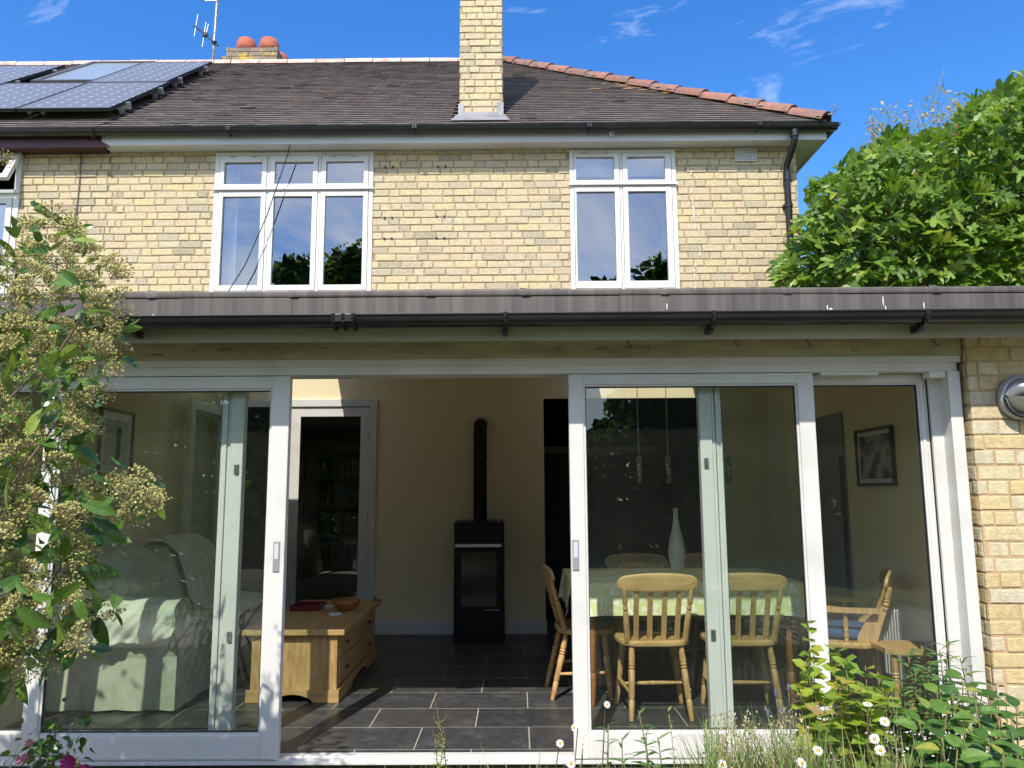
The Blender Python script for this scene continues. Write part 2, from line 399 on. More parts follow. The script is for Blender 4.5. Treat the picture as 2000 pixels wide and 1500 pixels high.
M_broad = mat('broad_leaf', (.08, .17, .03), .5, island=[(0, (.05, .12, .022)), (.5, (.085, .18, .03)), (.9, (.14, .25, .04)), (1, (.34, .34, .06))], vary=.2, ns=16, trans=.28)
M_grey = mat('silver_leaf', (.2, .24, .2), .7, island=[(0, (.14, .18, .14)), (1, (.28, .31, .26))], trans=.15)
M_grass = mat('dry_grass', (.2, .22, .07), .7, island=[(0, (.08, .15, .03)), (.5, (.15, .22, .045)), (.8, (.28, .29, .09)), (.93, (.40, .3, .18)), (1, (.36, .22, .16))], trans=.25)
M_petal = mat('white_petal', (.82, .82, .80), .6, trans=.2)
M_eye = mat('yellow_disc', (.6, .33, .02), .8)
M_magenta = mat('magenta_petal', (.3, .01, .16), .6, island=[(0, (.24, .008, .14)), (1, (.36, .02, .2))], trans=.15)
M_pink = mat('pink_petal', (.55, .2, .3), .6, trans=.2)
M_lav = mat('lavender_bud', (.12, .09, .2), .7)
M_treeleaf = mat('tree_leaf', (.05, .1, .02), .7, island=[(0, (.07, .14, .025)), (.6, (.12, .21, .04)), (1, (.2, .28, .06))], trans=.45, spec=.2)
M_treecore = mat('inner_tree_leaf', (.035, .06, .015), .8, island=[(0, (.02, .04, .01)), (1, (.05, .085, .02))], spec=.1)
M_wisp = mat('pale_seed_twig', (.36, .27, .19), .8, island=[(0, (.36, .26, .17)), (.5, (.5, .43, .28)), (1, (.36, .38, .14))], trans=.3)
G_door = glass('patio_glass', (.925, .96, .935), .06, wob=.003, dirt=.009)
G_win = glass('window_glass', (.86, .92, .92), .33, wob=.03)
G_roof = glass('rooflight_glass', (.82, .83, .82), .04)
M_blind = mat('pale_blind', (.55, .57, .58), .8)
M_net = mat('net_curtain', (.42, .45, .48), .9, trans=.3)

def solar_mat():
    m = bpy.data.materials.new('solar_cell'); m.use_nodes = True; t = m.node_tree; b = t.nodes['Principled BSDF']
    tc = N(t, 'ShaderNodeTexCoord'); sp = N(t, 'ShaderNodeSeparateXYZ'); t.links.new(tc.outputs['Object'], sp.inputs[0])
    def saw(sock, period, width):
        a = N(t, 'ShaderNodeMath', operation='DIVIDE'); t.links.new(sock, a.inputs[0]); a.inputs[1].default_value = period
        f = N(t, 'ShaderNodeMath', operation='FRACT'); t.links.new(a.outputs[0], f.inputs[0])
        s = N(t, 'ShaderNodeMath', operation='SUBTRACT'); t.links.new(f.outputs[0], s.inputs[0]); s.inputs[1].default_value = .5
        ab = N(t, 'ShaderNodeMath', operation='ABSOLUTE'); t.links.new(s.outputs[0], ab.inputs[0])
        return ab.outputs[0]
    u = saw(sp.outputs['X'], .165, 0); v = saw(sp.outputs['Y'], .165, 0)
    mxm = N(t, 'ShaderNodeMath', operation='ADD'); t.links.new(u, mxm.inputs[0]); t.links.new(v, mxm.inputs[1])
    gt = N(t, 'ShaderNodeMath', operation='GREATER_THAN'); t.links.new(mxm.outputs[0], gt.inputs[0]); gt.inputs[1].default_value = .86
    mx1 = N(t, 'ShaderNodeMath', operation='MAXIMUM'); t.links.new(u, mx1.inputs[0]); t.links.new(v, mx1.inputs[1])
    g2 = N(t, 'ShaderNodeMath', operation='GREATER_THAN'); t.links.new(mx1.outputs[0], g2.inputs[0]); g2.inputs[1].default_value = .482
    ad = N(t, 'ShaderNodeMath', operation='MULTIPLY_ADD', use_clamp=True); t.links.new(g2.outputs[0], ad.inputs[0]); ad.inputs[1].default_value = .25; t.links.new(gt.outputs[0], ad.inputs[2])
    mx = N(t, 'ShaderNodeMixRGB'); mx.inputs['Color1'].default_value = (.15, .155, .17, 1); mx.inputs['Color2'].default_value = (.46, .47, .49, 1)
    t.links.new(ad.outputs[0], mx.inputs['Fac']); t.links.new(mx.outputs[0], b.inputs['Base Color'])
    b.inputs['Roughness'].default_value = .45; b.inputs['Coat Weight'].default_value = .25; b.inputs['Coat Roughness'].default_value = .12
    return m
M_solar = solar_mat()

def cloth_mat():
    m = bpy.data.materials.new('fern_print_cloth'); m.use_nodes = True; t = m.node_tree; b = t.nodes['Principled BSDF']
    tc = N(t, 'ShaderNodeTexCoord')
    wv = N(t, 'ShaderNodeTexWave', wave_type='RINGS', rings_direction='SPHERICAL'); wv.inputs['Scale'].default_value = 8; wv.inputs['Distortion'].default_value = 14; wv.inputs['Detail'].default_value = 2
    t.links.new(tc.outputs['Object'], wv.inputs['Vector'])
    nz = N(t, 'ShaderNodeTexNoise'); nz.inputs['Scale'].default_value = 5.5; t.links.new(tc.outputs['Object'], nz.inputs['Vector'])
    a = N(t, 'ShaderNodeMath', operation='GREATER_THAN'); t.links.new(wv.outputs['Fac'], a.inputs[0]); a.inputs[1].default_value = .5
    c = N(t, 'ShaderNodeMapRange'); c.inputs['From Min'].default_value = .44; c.inputs['From Max'].default_value = .50; t.links.new(nz.outputs['Fac'], c.inputs['Value'])
    p = N(t, 'ShaderNodeMath', operation='MULTIPLY'); t.links.new(a.outputs[0], p.inputs[0]); t.links.new(c.outputs[0], p.inputs[1])
    mx = N(t, 'ShaderNodeMixRGB'); mx.inputs['Color1'].default_value = (.70, .71, .36, 1); mx.inputs['Color2'].default_value = (.84, .84, .70, 1)
    t.links.new(p.outputs[0], mx.inputs['Fac']); t.links.new(mx.outputs[0], b.inputs['Base Color']); b.inputs['Roughness'].default_value = .9
    return m
M_cloth = cloth_mat()

def print_mat(name, bgc, ink, scale, lo, hi):
    return mat(name, bgc, .5, col2=ink, ns=scale, noise_in=(lo, hi), detail=3)

# ------------------------------------------------------------------ brickwork
def bricks(mb, O, ux, nrm, x0, x1, z0, z1, holes=(), course=.08, seed=1, bond=(2, 1), gap=.012, ch=.004, tooth=(0, 0)):
    """courses of separate bricks on a plane; O origin, ux along wall, nrm outwards"""
    rd = random.Random(seed); O = np.array(O, float); ux = np.array(ux, float); nr = np.array(nrm, float); uz = np.array((0, 0, 1.0))
    k = 0; z = z0; S, H = .218, .1025
    while z < z1 - .02:
        h = min(course - gap, z1 - z)
        odd = round((z - .005) / course) % 2
        spans = [(x0 + (tooth[0] if odd else 0), x1 + (tooth[1] if odd else 0))]
        for hx0, hx1, hz0, hz1 in holes:
            if z + h * .5 > hz0 and z + h * .5 < hz1:
                ns = []
                for a, b in spans:
                    if hx1 <= a or hx0 >= b: ns.append((a, b)); continue
                    if hx0 > a: ns.append((a, hx0))
                    if hx1 < b: ns.append((hx1, b))
                spans = ns
        x = x0 - .12 - (0, .165, .05, .21)[k % 4] - rd.choice((0, .0, .03)); cnt = rd.randrange(3)
        while x < x1 + .12:
            L = H if cnt % (bond[0] + bond[1]) >= bond[0] else S
            if rd.random() < .12: L = H
            cnt += 1
            for a, b in spans:
                xa, xb = max(x, a), min(x + L, b)
                if xb - xa < .025: continue
                j = lambda s=.003: rd.uniform(-s, s)
                dz = rd.uniform(-.0022, .0022); dp = rd.uniform(-.0035, .0035); e = rd.uniform(.004, .008)
                za, zb = z + dz, z + h + dz + j(.0015)
                ring = lambda d, i: [O + ux * (px + j(.0022)) + uz * (pz + j(.0022)) + nr * d for px, pz in ((xa + i, za + i), (xb - i, za + i), (xb - i, zb - i), (xa + i, zb - i))]
                vs = ring(-.014, 0) + ring(-ch + dp, 0) + ring(dp, e)
                fs = [(8, 9, 10, 11)]
                for q in range(4):
                    q2 = (q + 1) % 4
                    fs += [(q, q2, 4 + q2, 4 + q), (4 + q, 4 + q2, 8 + q2, 8 + q)]
                mb.add(vs, fs)
            x += L + gap
        z += course; k += 1
    return mb

# ------------------------------------------------------------------ the ground
g = MB(); g.box(-60, 60, -70, 60, -.55, -.14); tag(g.build('ground', M_lawn), kind='structure', label='grass lawn of the back garden')
g = MB(); g.box(-7, 6, -3.0, -.36, -.3, -.02)
tag(g.build('soil', M_soil), kind='structure', label='bed of dark soil along the patio doors')
g = MB()
for i in range(9): g.box(-4 + i * .9 + .006, -4 + (i + 1) * .9 - .006, -.355, .042, -.20, -.030 + random.uniform(-.002, .002), .006)
tag(g.build('stone_kerb', M_stone), kind='structure', label='row of grey paving stones along the threshold')

g = MB()  # unseen paving, added so sunlight bounces up into the garden room
for i in range(16):
    for j in range(3): g.box(-7 + i * .9 + .006, -7 + (i + 1) * .9 - .006, -3.02 - (j + 1) * .75 + .006, -3.02 - j * .75 - .006, -.14, -.05 + random.uniform(-.002, .002), .006)
tag(g.build('patio', M_bounce_paving), kind='structure', label='unseen pale paving added to bounce light into the room')
# slate floor of the garden room: running bond, .636 x .40 m
g = MB(); g.box(-3.1, 2.53, .205, 7.4, -.25, -.0008)
fl = g.build('floor', M_grout); tag(fl, kind='structure', label='dark slate tiled floor with pale grout lines')
g = MB(); row = 0; y = .24 - .4
while y < 7.3:
    off = .06 if row % 2 else -.26
    x = off - .636 * 6
    while x < 2.6:
        xa, xb, ya, yb = max(x + .0035, -3.1), min(x + .6325, 2.53), max(y + .004, .205), min(y + .396, 7.35)
        if xb - xa > .03 and yb - ya > .03:
            dz = random.uniform(-.0004, .0004)
            g.box(xa, xb, ya, yb, -.02, 0 + dz)
        x += .636
    y += .4; row += 1
g.build('slate_tiles', M_slate, fl)

# ------------------------------------------------------------------ the house
H = empty('brick_house', (-.6, 3.7, 0), 'pale brick house with white windows, dark tiled roof and a tall chimney', 'house')
NB = empty('neighbouring_house', (-6.5, 3.7, 0), 'attached neighbouring house with maroon eaves board and open top window', 'house')
WY = 3.7
W1 = (-3.24, -1.53, 3.40, 5.045); W2 = (.585, 1.727, 3.40, 5.04)
mb = MB(); bricks(mb, (0, WY, 0), (1, 0, 0), (0, -1, 0), -4.395, 3.03, 3.105, 5.065, holes=[W1, W2], seed=3, tooth=(.11, 0))
hw = mb.build('brickwork', M_brick, H, fix=False)
mb = MB()
def wallbox(mb, x0, x1, z0, z1, holes, y0, y1):
    xs = sorted({x0, x1} | {h[0] for h in holes} | {h[1] for h in holes})
    for a, b in zip(xs[:-1], xs[1:]):
        hz = [h for h in holes if h[0] <= a + 1e-6 and h[1] >= b - 1e-6]
        if not hz: mb.box(a, b, y0, y1, z0, z1)
        else:
            h = hz[0]
            if h[2] > z0: mb.box(a, b, y0, y1, z0, h[2])
            if h[3] < z1: mb.box(a, b, y0, y1, h[3], z1)
wallbox(mb, -4.398, 3.02, 2.40, 5.2, [W1, W2], WY + .0065, WY + .25)
mb.box(3.0, 3.021, WY + .25, 10.5, 2.4, 5.2)
mb.build('mortar_bed', M_mortar, H)
mb = MB(); bricks(mb, (3.03, WY, 0), (0, 1, 0), (1, 0, 0), .012, 3.0, 2.9, 5.065, seed=9); mb.build('side_brickwork', M_brick, H, fix=False)
# neighbour's wall
NW = (-6.5, -5.345, 3.3, 5.05)
mb = MB(); bricks(mb, (0, WY, 0), (1, 0, 0), (0, -1, 0), -8.6, -4.407, 2.385, 5.065, holes=[NW], seed=5, tooth=(0, .11)); mb.build('brickwork', M_brick, NB, fix=False)
mb = MB(); wallbox(mb, -8.6, -4.402, 0, 5.2, [NW], WY + .008, WY + .25); mb.build('mortar_bed', M_mortar, NB)
# rooms behind the windows
def room(name, x0, x1, y0, y1, z0, z1, m, parent):
    b = MB(); t = .05
    b.box(x0, x1, y1, y1 + t, z0, z1); b.box(x0 - t, x0, y0, y1, z0, z1); b.box(x1, x1 + t, y0, y1, z0, z1)
    b.box(x0, x1, y0, y1, z0 - t, z0); b.box(x0, x1, y0, y1, z1, z1 + t)
    return b.build(name, m, parent)
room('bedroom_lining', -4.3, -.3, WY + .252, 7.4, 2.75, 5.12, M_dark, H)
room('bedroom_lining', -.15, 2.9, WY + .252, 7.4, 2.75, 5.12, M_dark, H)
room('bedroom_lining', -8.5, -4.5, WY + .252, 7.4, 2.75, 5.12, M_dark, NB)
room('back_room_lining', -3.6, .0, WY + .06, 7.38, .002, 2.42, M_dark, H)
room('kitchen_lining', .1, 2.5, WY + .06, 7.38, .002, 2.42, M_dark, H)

# roof plane
P0 = np.array([0, 3.43, 5.215]); US = np.array([0, 3.55, 2.81]); SL = np.linalg.norm(US); US = US / SL
RN = np.array([0, -US[2], US[1]])
def rp(x, s, h=0): return P0 + np.array([x, 0, 0]) + US * s + RN * h
HX0, HX1 = 3.25, -.21            # hip corner, ridge end
def hipx(s): return HX0 + (HX1 - HX0) * s / SL
def tiles(mb, xl, xr, seed, cut=None):
    rd = random.Random(seed); s = -.03; r = 0; gz = .1
    while s < SL - .04:
        lim = min(xr, hipx(s + .05) + .02) if xr > 0 else xr
        x = xl + (.0825 if r % 2 else 0)
        sag = .006 * math.sin(r * .9)
        while x < lim:
            xa, xb = x + .002, min(x + .163, lim)
            if xb - xa > .03 and not (cut and cut[0] < (xa + xb) / 2 < cut[1] and cut[2] < s + .05 < cut[3]):
                lift = rd.uniform(0, .003) + (rd.random() < .02) * .006; ds = rd.uniform(-.003, .003) + .006 * math.sin(x * 1.7 + r)
                h0, h1, th = .022 + lift, .004, .013
                a, b = s + ds, s + .155
                vs = [rp(xa, a, h0), rp(xb, a, h0 + rd.uniform(-.002, .002)), rp(xb, b, h1), rp(xa, b, h1), rp(xa, a, h0 - th), rp(xb, a, h0 - th)]
                mb.add(vs, [(0, 1, 2, 3), (4, 5, 1, 0), (0, 3, 4), (1, 5, 2)])
            x += .165
        s += gz; r += 1
    return mb
CHX = (-.60, -.135)
roof = MB().add([rp(-4.395, -.02, -.006), rp(HX0, -.02, -.006), rp(HX1, SL, -.006), rp(-4.395, SL, -.006)], [(0, 1, 2, 3)]) \
    .add([(HX0 + .0, 3.44, 5.195), (HX0, 10.6, 5.195), (HX1, 7.0, 8.0)], [(0, 1, 2)]) \
    .add([(-4.395, 10.6, 5.195), (HX0, 10.6, 5.195), (HX1, 7.0, 8.0), (-4.395, 7.0, 8.0)], [(0, 1, 2, 3)]).build('roof', M_felt, H)
tiles(MB(), -4.395, 3.4, 11, cut=(CHX[0] - .02, CHX[1] + .02, .2, 1.15)).build('roof_tiles', M_tile, roof, fix=False)
# right-hand slope tiles (seen from the side only)
mb = MB(); rd = random.Random(4); q0 = np.array([HX0, 0, 5.215]); uq = np.array([-3.55, 0, 2.81]); uq /= np.linalg.norm(uq); nq = np.array([uq[2], 0, -uq[0]])
for r in range(44):
    s = r * .1; ya = 3.45 + s * 3.55 / SL; yb = 10.55 - s * 3.55 / SL; y = ya + (r % 2) * .08
    while y < yb:
        y2 = min(y + .163, yb); f = lambda yy, ss, h: q0 + np.array([0, yy, 0]) + uq * ss + nq * h
        mb.add([f(y, s, .022), f(y2, s, .022), f(y2, s + .155, .004), f(y, s + .155, .004), f(y, s, .008), f(y2, s, .008)], [(0, 1, 2, 3), (4, 5, 1, 0)]); y += .165
mb.build('side_roof_tiles', M_tile, roof, fix=False)
nroof = MB().add([rp(-9.5, -.02, -.006), rp(-4.40, -.02, -.006), rp(-4.40, SL, -.006), rp(-9.5, SL, -.006)], [(0, 1, 2, 3)]) \
    .add([(-9.5, 10.6, 5.195), (-4.40, 10.6, 5.195), (-4.40, 7.0, 8.0), (-9.5, 7.0, 8.0)], [(0, 1, 2, 3)]).build('roof', M_felt, NB)
tiles(MB(), -9.5, -4.40, 12).build('roof_tiles', M_tile, nroof, fix=False)

def half_tile(mb, a, b, up, r0, r1, seed, n=9):
    """one half-round tile from a to b"""
    rd = random.Random(seed)
    a = np.array(a, float); b = np.array(b, float); t = (b - a) / np.linalg.norm(b - a)
    side = np.cross(t, up); side /= np.linalg.norm(side); u = np.cross(side, t)
    vs = []
    for p, r in ((a, r0), (b, r1)):
        for k in range(n):
            g_ = math.pi * k / (n - 1); vs.append(p + r * (math.cos(g_) * side + math.sin(g_) * u))
        for k in range(n):
            g_ = math.pi * k / (n - 1); vs.append(p + (r - .016) * (math.cos(g_) * side + math.sin(g_) * u))
    fs = []
    for k in range(n - 1):
        fs += [(k, k + 1, 2 * n + k + 1, 2 * n + k), (n + k, 3 * n + k, 3 * n + k + 1, n + k + 1), (k, n + k, n + k + 1, k + 1), (2 * n + k, 2 * n + k + 1, 3 * n + k + 1, 3 * n + k)]
    mb.add(vs, fs)
rtop = rp(0, SL)
def ridge_run(x0, x1, parent, seed):
    mb = MB(); x = x0; i = 0
    while x < x1 - .05:
        x2 = min(x + .44, x1); dz = random.uniform(-.006, .006)
        half_tile(mb, (x + .006, rtop[1], rtop[2] - .045 + dz), (x2 - .006, rtop[1], rtop[2] - .045 + dz + random.uniform(-.004, .004)), (0, 0, 1), .105, .105, seed + i); x = x2; i += 1
    autosmooth(mb.build('ridge_tiles', M_ridge2, parent), 50)
ridge_run(-4.395, HX1, roof, 1); ridge_run(-9.5, -4.40, nroof, 90)
mb = MB(); hc0 = rp(HX0, -.02); hc1 = rp(HX1, SL); L = np.linalg.norm(hc1 - hc0); n = int(L / .40); 
for i in range(n):
    a = hc0 + (hc1 - hc0) * (i / n) + np.array((0, 0, .0)); b = hc0 + (hc1 - hc0) * ((i + 1.12) / n)
    j = np.array((0, 0, random.uniform(-.008, .008)))
    half_tile(mb, a + j, b + j * .3 - np.array((0, 0, .014)), (0, 0, 1), .112, .098, 300 + i)
autosmooth(mb.build('hip_tiles', M_ridge, roof), 50)
M_dab = mat('pale_mortar', (.42, .39, .33), .95, col2=(.2, .17, .13), ns=30)
for i in range(13):  # dabs of mortar where the hip tiles sit on the slope
    p = hc0 + (hc1 - hc0) * ((i + random.uniform(.0, .9)) / 13) + np.array((-.10, -.12, .0)); r_ = random.uniform(.008, .02)
    MB().super(p, (r_ * 2.2, r_, r_ * .6), 1, 8, 6).build('mortar_dab', M_dab, roof, smooth=True)
M_lich = mat('orange_lichen', (.42, .19, .03), .95, col2=(.3, .2, .08), ns=30)
for i in range(16):
    q = .46 + random.gauss(0, .05); sx = hipx(q * SL) - abs(random.gauss(.12, .22)); r_ = random.uniform(.03, .09)
    MB().add([rp(sx + r_ * math.cos(a) * random.uniform(.6, 1.3), q * SL - .1 + .25 * r_ * math.sin(a) * random.uniform(.6, 1.3), .0265) for a in np.linspace(0, 6.28, 11)[:-1]], [tuple(range(10))]).build('lichen_stain', M_lich, roof, fix=False)
# the iron hook at the hip foot
MB().tube([hc0 + np.array((-.05, .0, .08)), hc0 + np.array((.05, -.05, .06)), hc0 + np.array((.09, -.08, .10)), hc0 + np.array((.06, -.07, .15))], .008, 6).build('hip_iron', M_galv, roof)

# eaves: soffit, fascia, gutter
def half_gutter(mb, a, b, r, n=10, th=.004):
    """half-round channel between two points (y, z of the axis at each end)"""
    a = np.array(a, float); b = np.array(b, float)
    d = (b - a) / np.linalg.norm(b - a); side = np.cross(d, (0, 0, 1.0)); vs = []
    for p in (a, b):
        for rr in (r, r - th):
            for k in range(n + 1):
                g_ = math.pi * k / n; vs.append(p + rr * (math.cos(g_) * side + math.sin(g_) * np.array((0, 0, -1.0))))
    m = n + 1; fs = []
    for k in range(n):
        fs += [(k, k + 1, 2 * m + k + 1, 2 * m + k), (m + k, 3 * m + k, 3 * m + k + 1, m + k + 1), (k, m + k, m + k + 1, k + 1), (2 * m + k, 2 * m + k + 1, 3 * m + k + 1, 3 * m + k)]
    fs += [(0, 2 * m, 3 * m, m), (n, m + n, 3 * m + n, 2 * m + n)]
    mb.add(vs, fs)
    # rolled lips
    mb.tube([a + side * r, b + side * r], .006, 6); mb.tube([a - side * r, b - side * r], .006, 6)
    return mb
SZ = 5.065
mb = MB(); mb.box(-4.39, 3.27, 3.53, WY + .01, SZ, SZ + .014); mb.box(3.035, 3.27, WY + .01, 10.5, SZ, SZ + .014); mb.build('soffit', M_fascia, H)
mb = MB(); mb.prism([(-4.30, SZ - .012), (3.29, SZ - .012), (3.29, SZ + .15), (-4.39, SZ + .15), (-4.39, SZ + .03)], 'y', 3.505, 3.529)
mb.box(3.27, 3.292, 3.53, 10.5, SZ - .012, SZ + .15); mb.build('fascia_board', M_fascia, H)
GZ = 5.188
mb = MB(); half_gutter(mb, (-4.395, 3.445, GZ), (3.375, 3.445, GZ - .004), .058); half_gutter(mb, (3.345, 3.40, GZ), (3.345, 10.4, GZ), .056)
for xj in (-3.0, -1.05, .78, 2.55):
    mb.tube([(xj, 3.445 - .064 * math.cos(a), GZ - .064 * math.sin(a)) for a in np.linspace(0, math.pi, 9)], .012, 6)
    mb.box(xj - .022, xj + .022, 3.376, 3.382, GZ - .03, GZ + .01)
gt = autosmooth(mb.build('gutter', M_blackplastic, H), 50)
mb = MB(); mb.box(-8.6, -4.402, 3.53, WY + .01, SZ - .02, SZ - .006); mb.build('soffit', M_maroon, NB)
mb = MB(); mb.prism([(-8.6, SZ - .03), (-4.30, SZ - .03), (-4.395, SZ + .02), (-4.395, SZ + .15), (-8.6, SZ + .15)], 'y', 3.503, 3.531); mb.build('fascia_board', M_maroon, NB)
mb = MB(); half_gutter(mb, (-8.6, 3.445, GZ + .005), (-4.40, 3.445, GZ), .058)
for xj in (-4.44, -5.6): mb.tube([(xj, 3.445 - .066 * math.cos(a), GZ - .066 * math.sin(a)) for a in np.linspace(0, math.pi, 9)], .016, 6)
autosmooth(mb.build('gutter', M_blackplastic, NB), 50)
# downpipe with swan neck
mb = MB()
mb.tube([(2.93, 3.445, GZ - .05), (2.93, 3.445, GZ - .16), (2.915, 3.52, GZ - .26), (2.9, 3.63, GZ - .36), (2.9, 3.645, GZ - .44), (2.9, 3.645, 2.9)], .034, 12)
mb.lathe([(.042, 0), (.042, .07)], (2.93, 3.445, GZ - .13), 12); mb.lathe([(.041, 0), (.041, .09)], (2.9, 3.645, GZ - .53), 12); mb.lathe([(.041, 0), (.041, .05)], (2.9, 3.645, 4.36), 12)
mb.box(2.85, 2.95, 3.655, 3.70, 4.37, 4.40)
autosmooth(mb.build('downpipe', M_blackplastic, H), 50)
# air brick vent
mb = MB(); vx0, vx1, vz0, vz1 = 2.375, 2.60, 4.905, 5.048
for i in range(12): x = vx0 + (vx1 - vx0) * i / 11; mb.box(x - .0042, x + .0042, WY - .014, WY - .004, vz0, vz1)
for i in range(8): z = vz0 + (vz1 - vz0) * i / 7; mb.box(vx0, vx1, WY - .017, WY - .007, z - .0042, z + .0042)
v = mb.build('air_vent', M_white, H); MB().box(vx0, vx1, WY - .004, WY - .001, vz0, vz1).build('vent_back', M_darkgap, v)
# drill holes and mortar drips in the brickwork
for x, z in ((-1.40, 4.87), (-1.32, 4.87), (-.83, 4.87), (-.75, 4.87), (-1.40, 4.30), (-1.32, 4.30), (-1.40, 4.07), (-1.32, 4.07), (-.84, 4.31), (-.76, 4.31), (-.84, 4.07), (-.76, 4.07)):
    MB().lathe([(.0, -.001), (.012, 0), (.012, .004)], (x, WY - .006, z), 8, axis=(0, -1, 0)).build('drill_hole', M_darkgap, H)
rd = random.Random(2); M_smear = mat('white_smear', (.66, .63, .56), .95)
for i in range(34):
    z = rd.uniform(3.45, 4.82); x = 1.90 + .012 * math.sin(z * 5) + rd.choice((0, 0, .04)) + rd.uniform(-.008, .008); hh = rd.uniform(.008, .035)
    MB().super((x, WY - .005, z), (rd.uniform(.003, .008), .003, hh), 1, 8, 6).build('white_stain', M_smear, H, smooth=True)

# upstairs windows
def casement(name, X0, X1, Z0, Z1, cols, zt, ZB, parent, drip=True):
    """cols: glass x-ranges; zt=(glass bottom, top) upper row; ZB same lower row"""
    y0, y1 = WY - .012, WY + .07
    f = MB(); e = .045
    f.box(X0, X0 + e, y0, y1, Z0, Z1); f.box(X1 - e, X1, y0, y1, Z0, Z1); f.box(X0 + e, X1 - e, y0 + .001, y1, Z1 - .035, Z1); f.box(X0 + e, X1 - e, y0 + .001, y1, Z0, Z0 + .04)
    tz0, tz1 = ZB[1] + .058, zt[0] - .055
    f.box(X0 + e, X1 - e, y0 + .001, y1, tz0, tz1)
    for (a, b), (c, d_) in zip(cols[:-1], cols[1:]): m_ = (b + c) / 2; f.box(m_ - .012, m_ + .012, y0 + .002, y1 - .001, Z0 + .04, Z1 - .035)
    f.box(X0 - .012, X1 + .012, y0 - .028, y0 - .002, tz0 + .012, tz0 + .03)           # drip rail
    wf = f.build(name, M_white, parent)
    f = MB(); f.box(X0 - .02, X1 + .03, y0 - .05, y1, Z0 - .05, Z0 - .002, .006); f.build('sill', M_white, wf)
    for i, (a, b) in enumerate(cols):
        lo = X0 + e if i == 0 else (cols[i - 1][1] + a) / 2 + .012
        hi = X1 - e if i == len(cols) - 1 else (b + cols[i + 1][0]) / 2 - .012
        for (gz0, gz1), (o0, o1) in ((zt, (tz1, Z1 - .035)), (ZB, (Z0 + .04, tz0))):
            s = MB(); g_ = .005; ys = y0 - .006; sx0, sx1, sz0, sz1 = lo + g_, hi - g_, o0 + g_, o1 - g_
            s.box(sx0, a, ys, ys + .05, sz0, sz1, .004); s.box(b, sx1, ys, ys + .05, sz0, sz1, .004)
            s.box(a - .001, b + .001, ys + .001, ys + .05, gz1, sz1, .004); s.box(a - .001, b + .001, ys + .001, ys + .05, sz0, gz0, .004)
            sa = s.build('casement_sash', M_white, wf)
            tl = rng.uniform(-.004, .004, 2)     # every pane sits very slightly out of true
            MB().add([(a - .004, ys + .03 + tl[0], gz0 - .004), (b + .004, ys + .03 - tl[0], gz0 - .004), (b + .004, ys + .03 - tl[0] + tl[1], gz1 + .004), (a - .004, ys + .03 + tl[0] + tl[1], gz1 + .004)], [(0, 1, 2, 3)]).build('pane', G_win, wf, fix=False)
    return wf
c1 = [(-3.14, -2.732), (-2.593, -2.18), (-2.04, -1.632)]
w1 = casement('window', W1[0], W1[1], 3.462, W1[3], c1, (4.684, 4.935), (3.565, 4.545), H)
c2 = [(.655, 1.065), (1.208, 1.612)]
w2 = casement('window', W2[0], W2[1], 3.462, W2[3], c2, (4.70, 4.962), (3.585, 4.57), H)
for x, z in ((-3.05, 4.985), (-2.82, 4.985), (-1.96, 4.985), (-1.74, 4.985)): MB().box(x - .03, x + .03, WY - .024, WY - .016, z, z + .012).build('hinge', M_greypl, w1)
for x, z in ((.74, 4.997), (.98, 4.997)): MB().box(x - .03, x + .03, WY - .024, WY - .016, z, z + .012).build('hinge', M_greypl, w2)
# inside: net curtain, roller blinds
def drape(name, x0, x1, z0, z1, y, amp, waves, m, parent):
    mb = MB(); mb.grid(60, 4, lambda u, v: (x0 + (x1 - x0) * u + .01 * v * math.sin(u * 20), y + amp * math.sin(u * waves * 2 * math.pi) + .01 * math.sin(v * 3 + u * 9), z0 + (z1 - z0) * v)); return mb.build(name, m, parent, smooth=True, fix=False)
drape('net_curtain', -3.2, -3.04, 3.5, 4.95, WY + .16, .02, 5, M_net, w1)
MB().box(.62, 1.69, WY + .13, WY + .135, 4.80, 5.02).build('roller_blind', M_blind, w2)

# neighbour's window: top light pushed open
f = MB(); y0, y1 = WY - .01, WY + .08; X0, X1, Z0, Z1 = NW
f.box(X1 - .06, X1, y0, y1, Z0, Z1); f.box(X0, X0 + .06, y0, y1, Z0, Z1); f.box(X0 + .06, X1 - .06, y0 + .001, y1, Z1 - .05, Z1); f.box(X0 + .06, X1 - .06, y0 + .001, y1, 4.56, 4.64); f.box(X0 + .06, X1 - .06, y0 + .001, y1, Z0, Z0 + .06)
f.box(X0 - .01, X1 + .01, y0 - .03, y0 - .001, 4.60, 4.635)
nw = f.build('window', M_white, NB)
s = MB(); a, b = X0 + .07, X1 - .07; s.box(a, a + .06, y0 - .004, y0 + .045, Z0 + .065, 4.555); s.box(b - .06, b, y0 - .004, y0 + .045, Z0 + .065, 4.555); s.box(a + .06, b - .06, y0 - .003, y0 + .045, 4.49, 4.555); s.box(a + .06, b - .06, y0 - .003, y0 + .045, Z0 + .065, Z0 + .12)
s.build('casement_sash', M_white, nw); MB().box(a + .05, b - .05, y0 + .02, y0 + .022, Z0 + .1, 4.5).build('pane', G_win, nw)
s = MB(); hz = Z1 - .02; ln = .40; tl = R(27)
def tp(x, q, o): return (x, y0 - q * math.sin(tl) - o * math.cos(tl), hz - q * math.cos(tl) + o * math.sin(tl))
def tbar(x0, x1, q0, q1): s.hexa([tp(x0, q1, .045), tp(x1, q1, .045), tp(x1, q1, 0), tp(x0, q1, 0), tp(x0, q0, .045), tp(x1, q0, .045), tp(x1, q0, 0), tp(x0, q0, 0)])
xr = X1 + .0
tbar(a, a + .06, 0, ln); tbar(xr - .07, xr, 0, ln); tbar(a + .06, xr - .07, .0, .06); tbar(a + .06, xr - .07, ln - .06, ln)
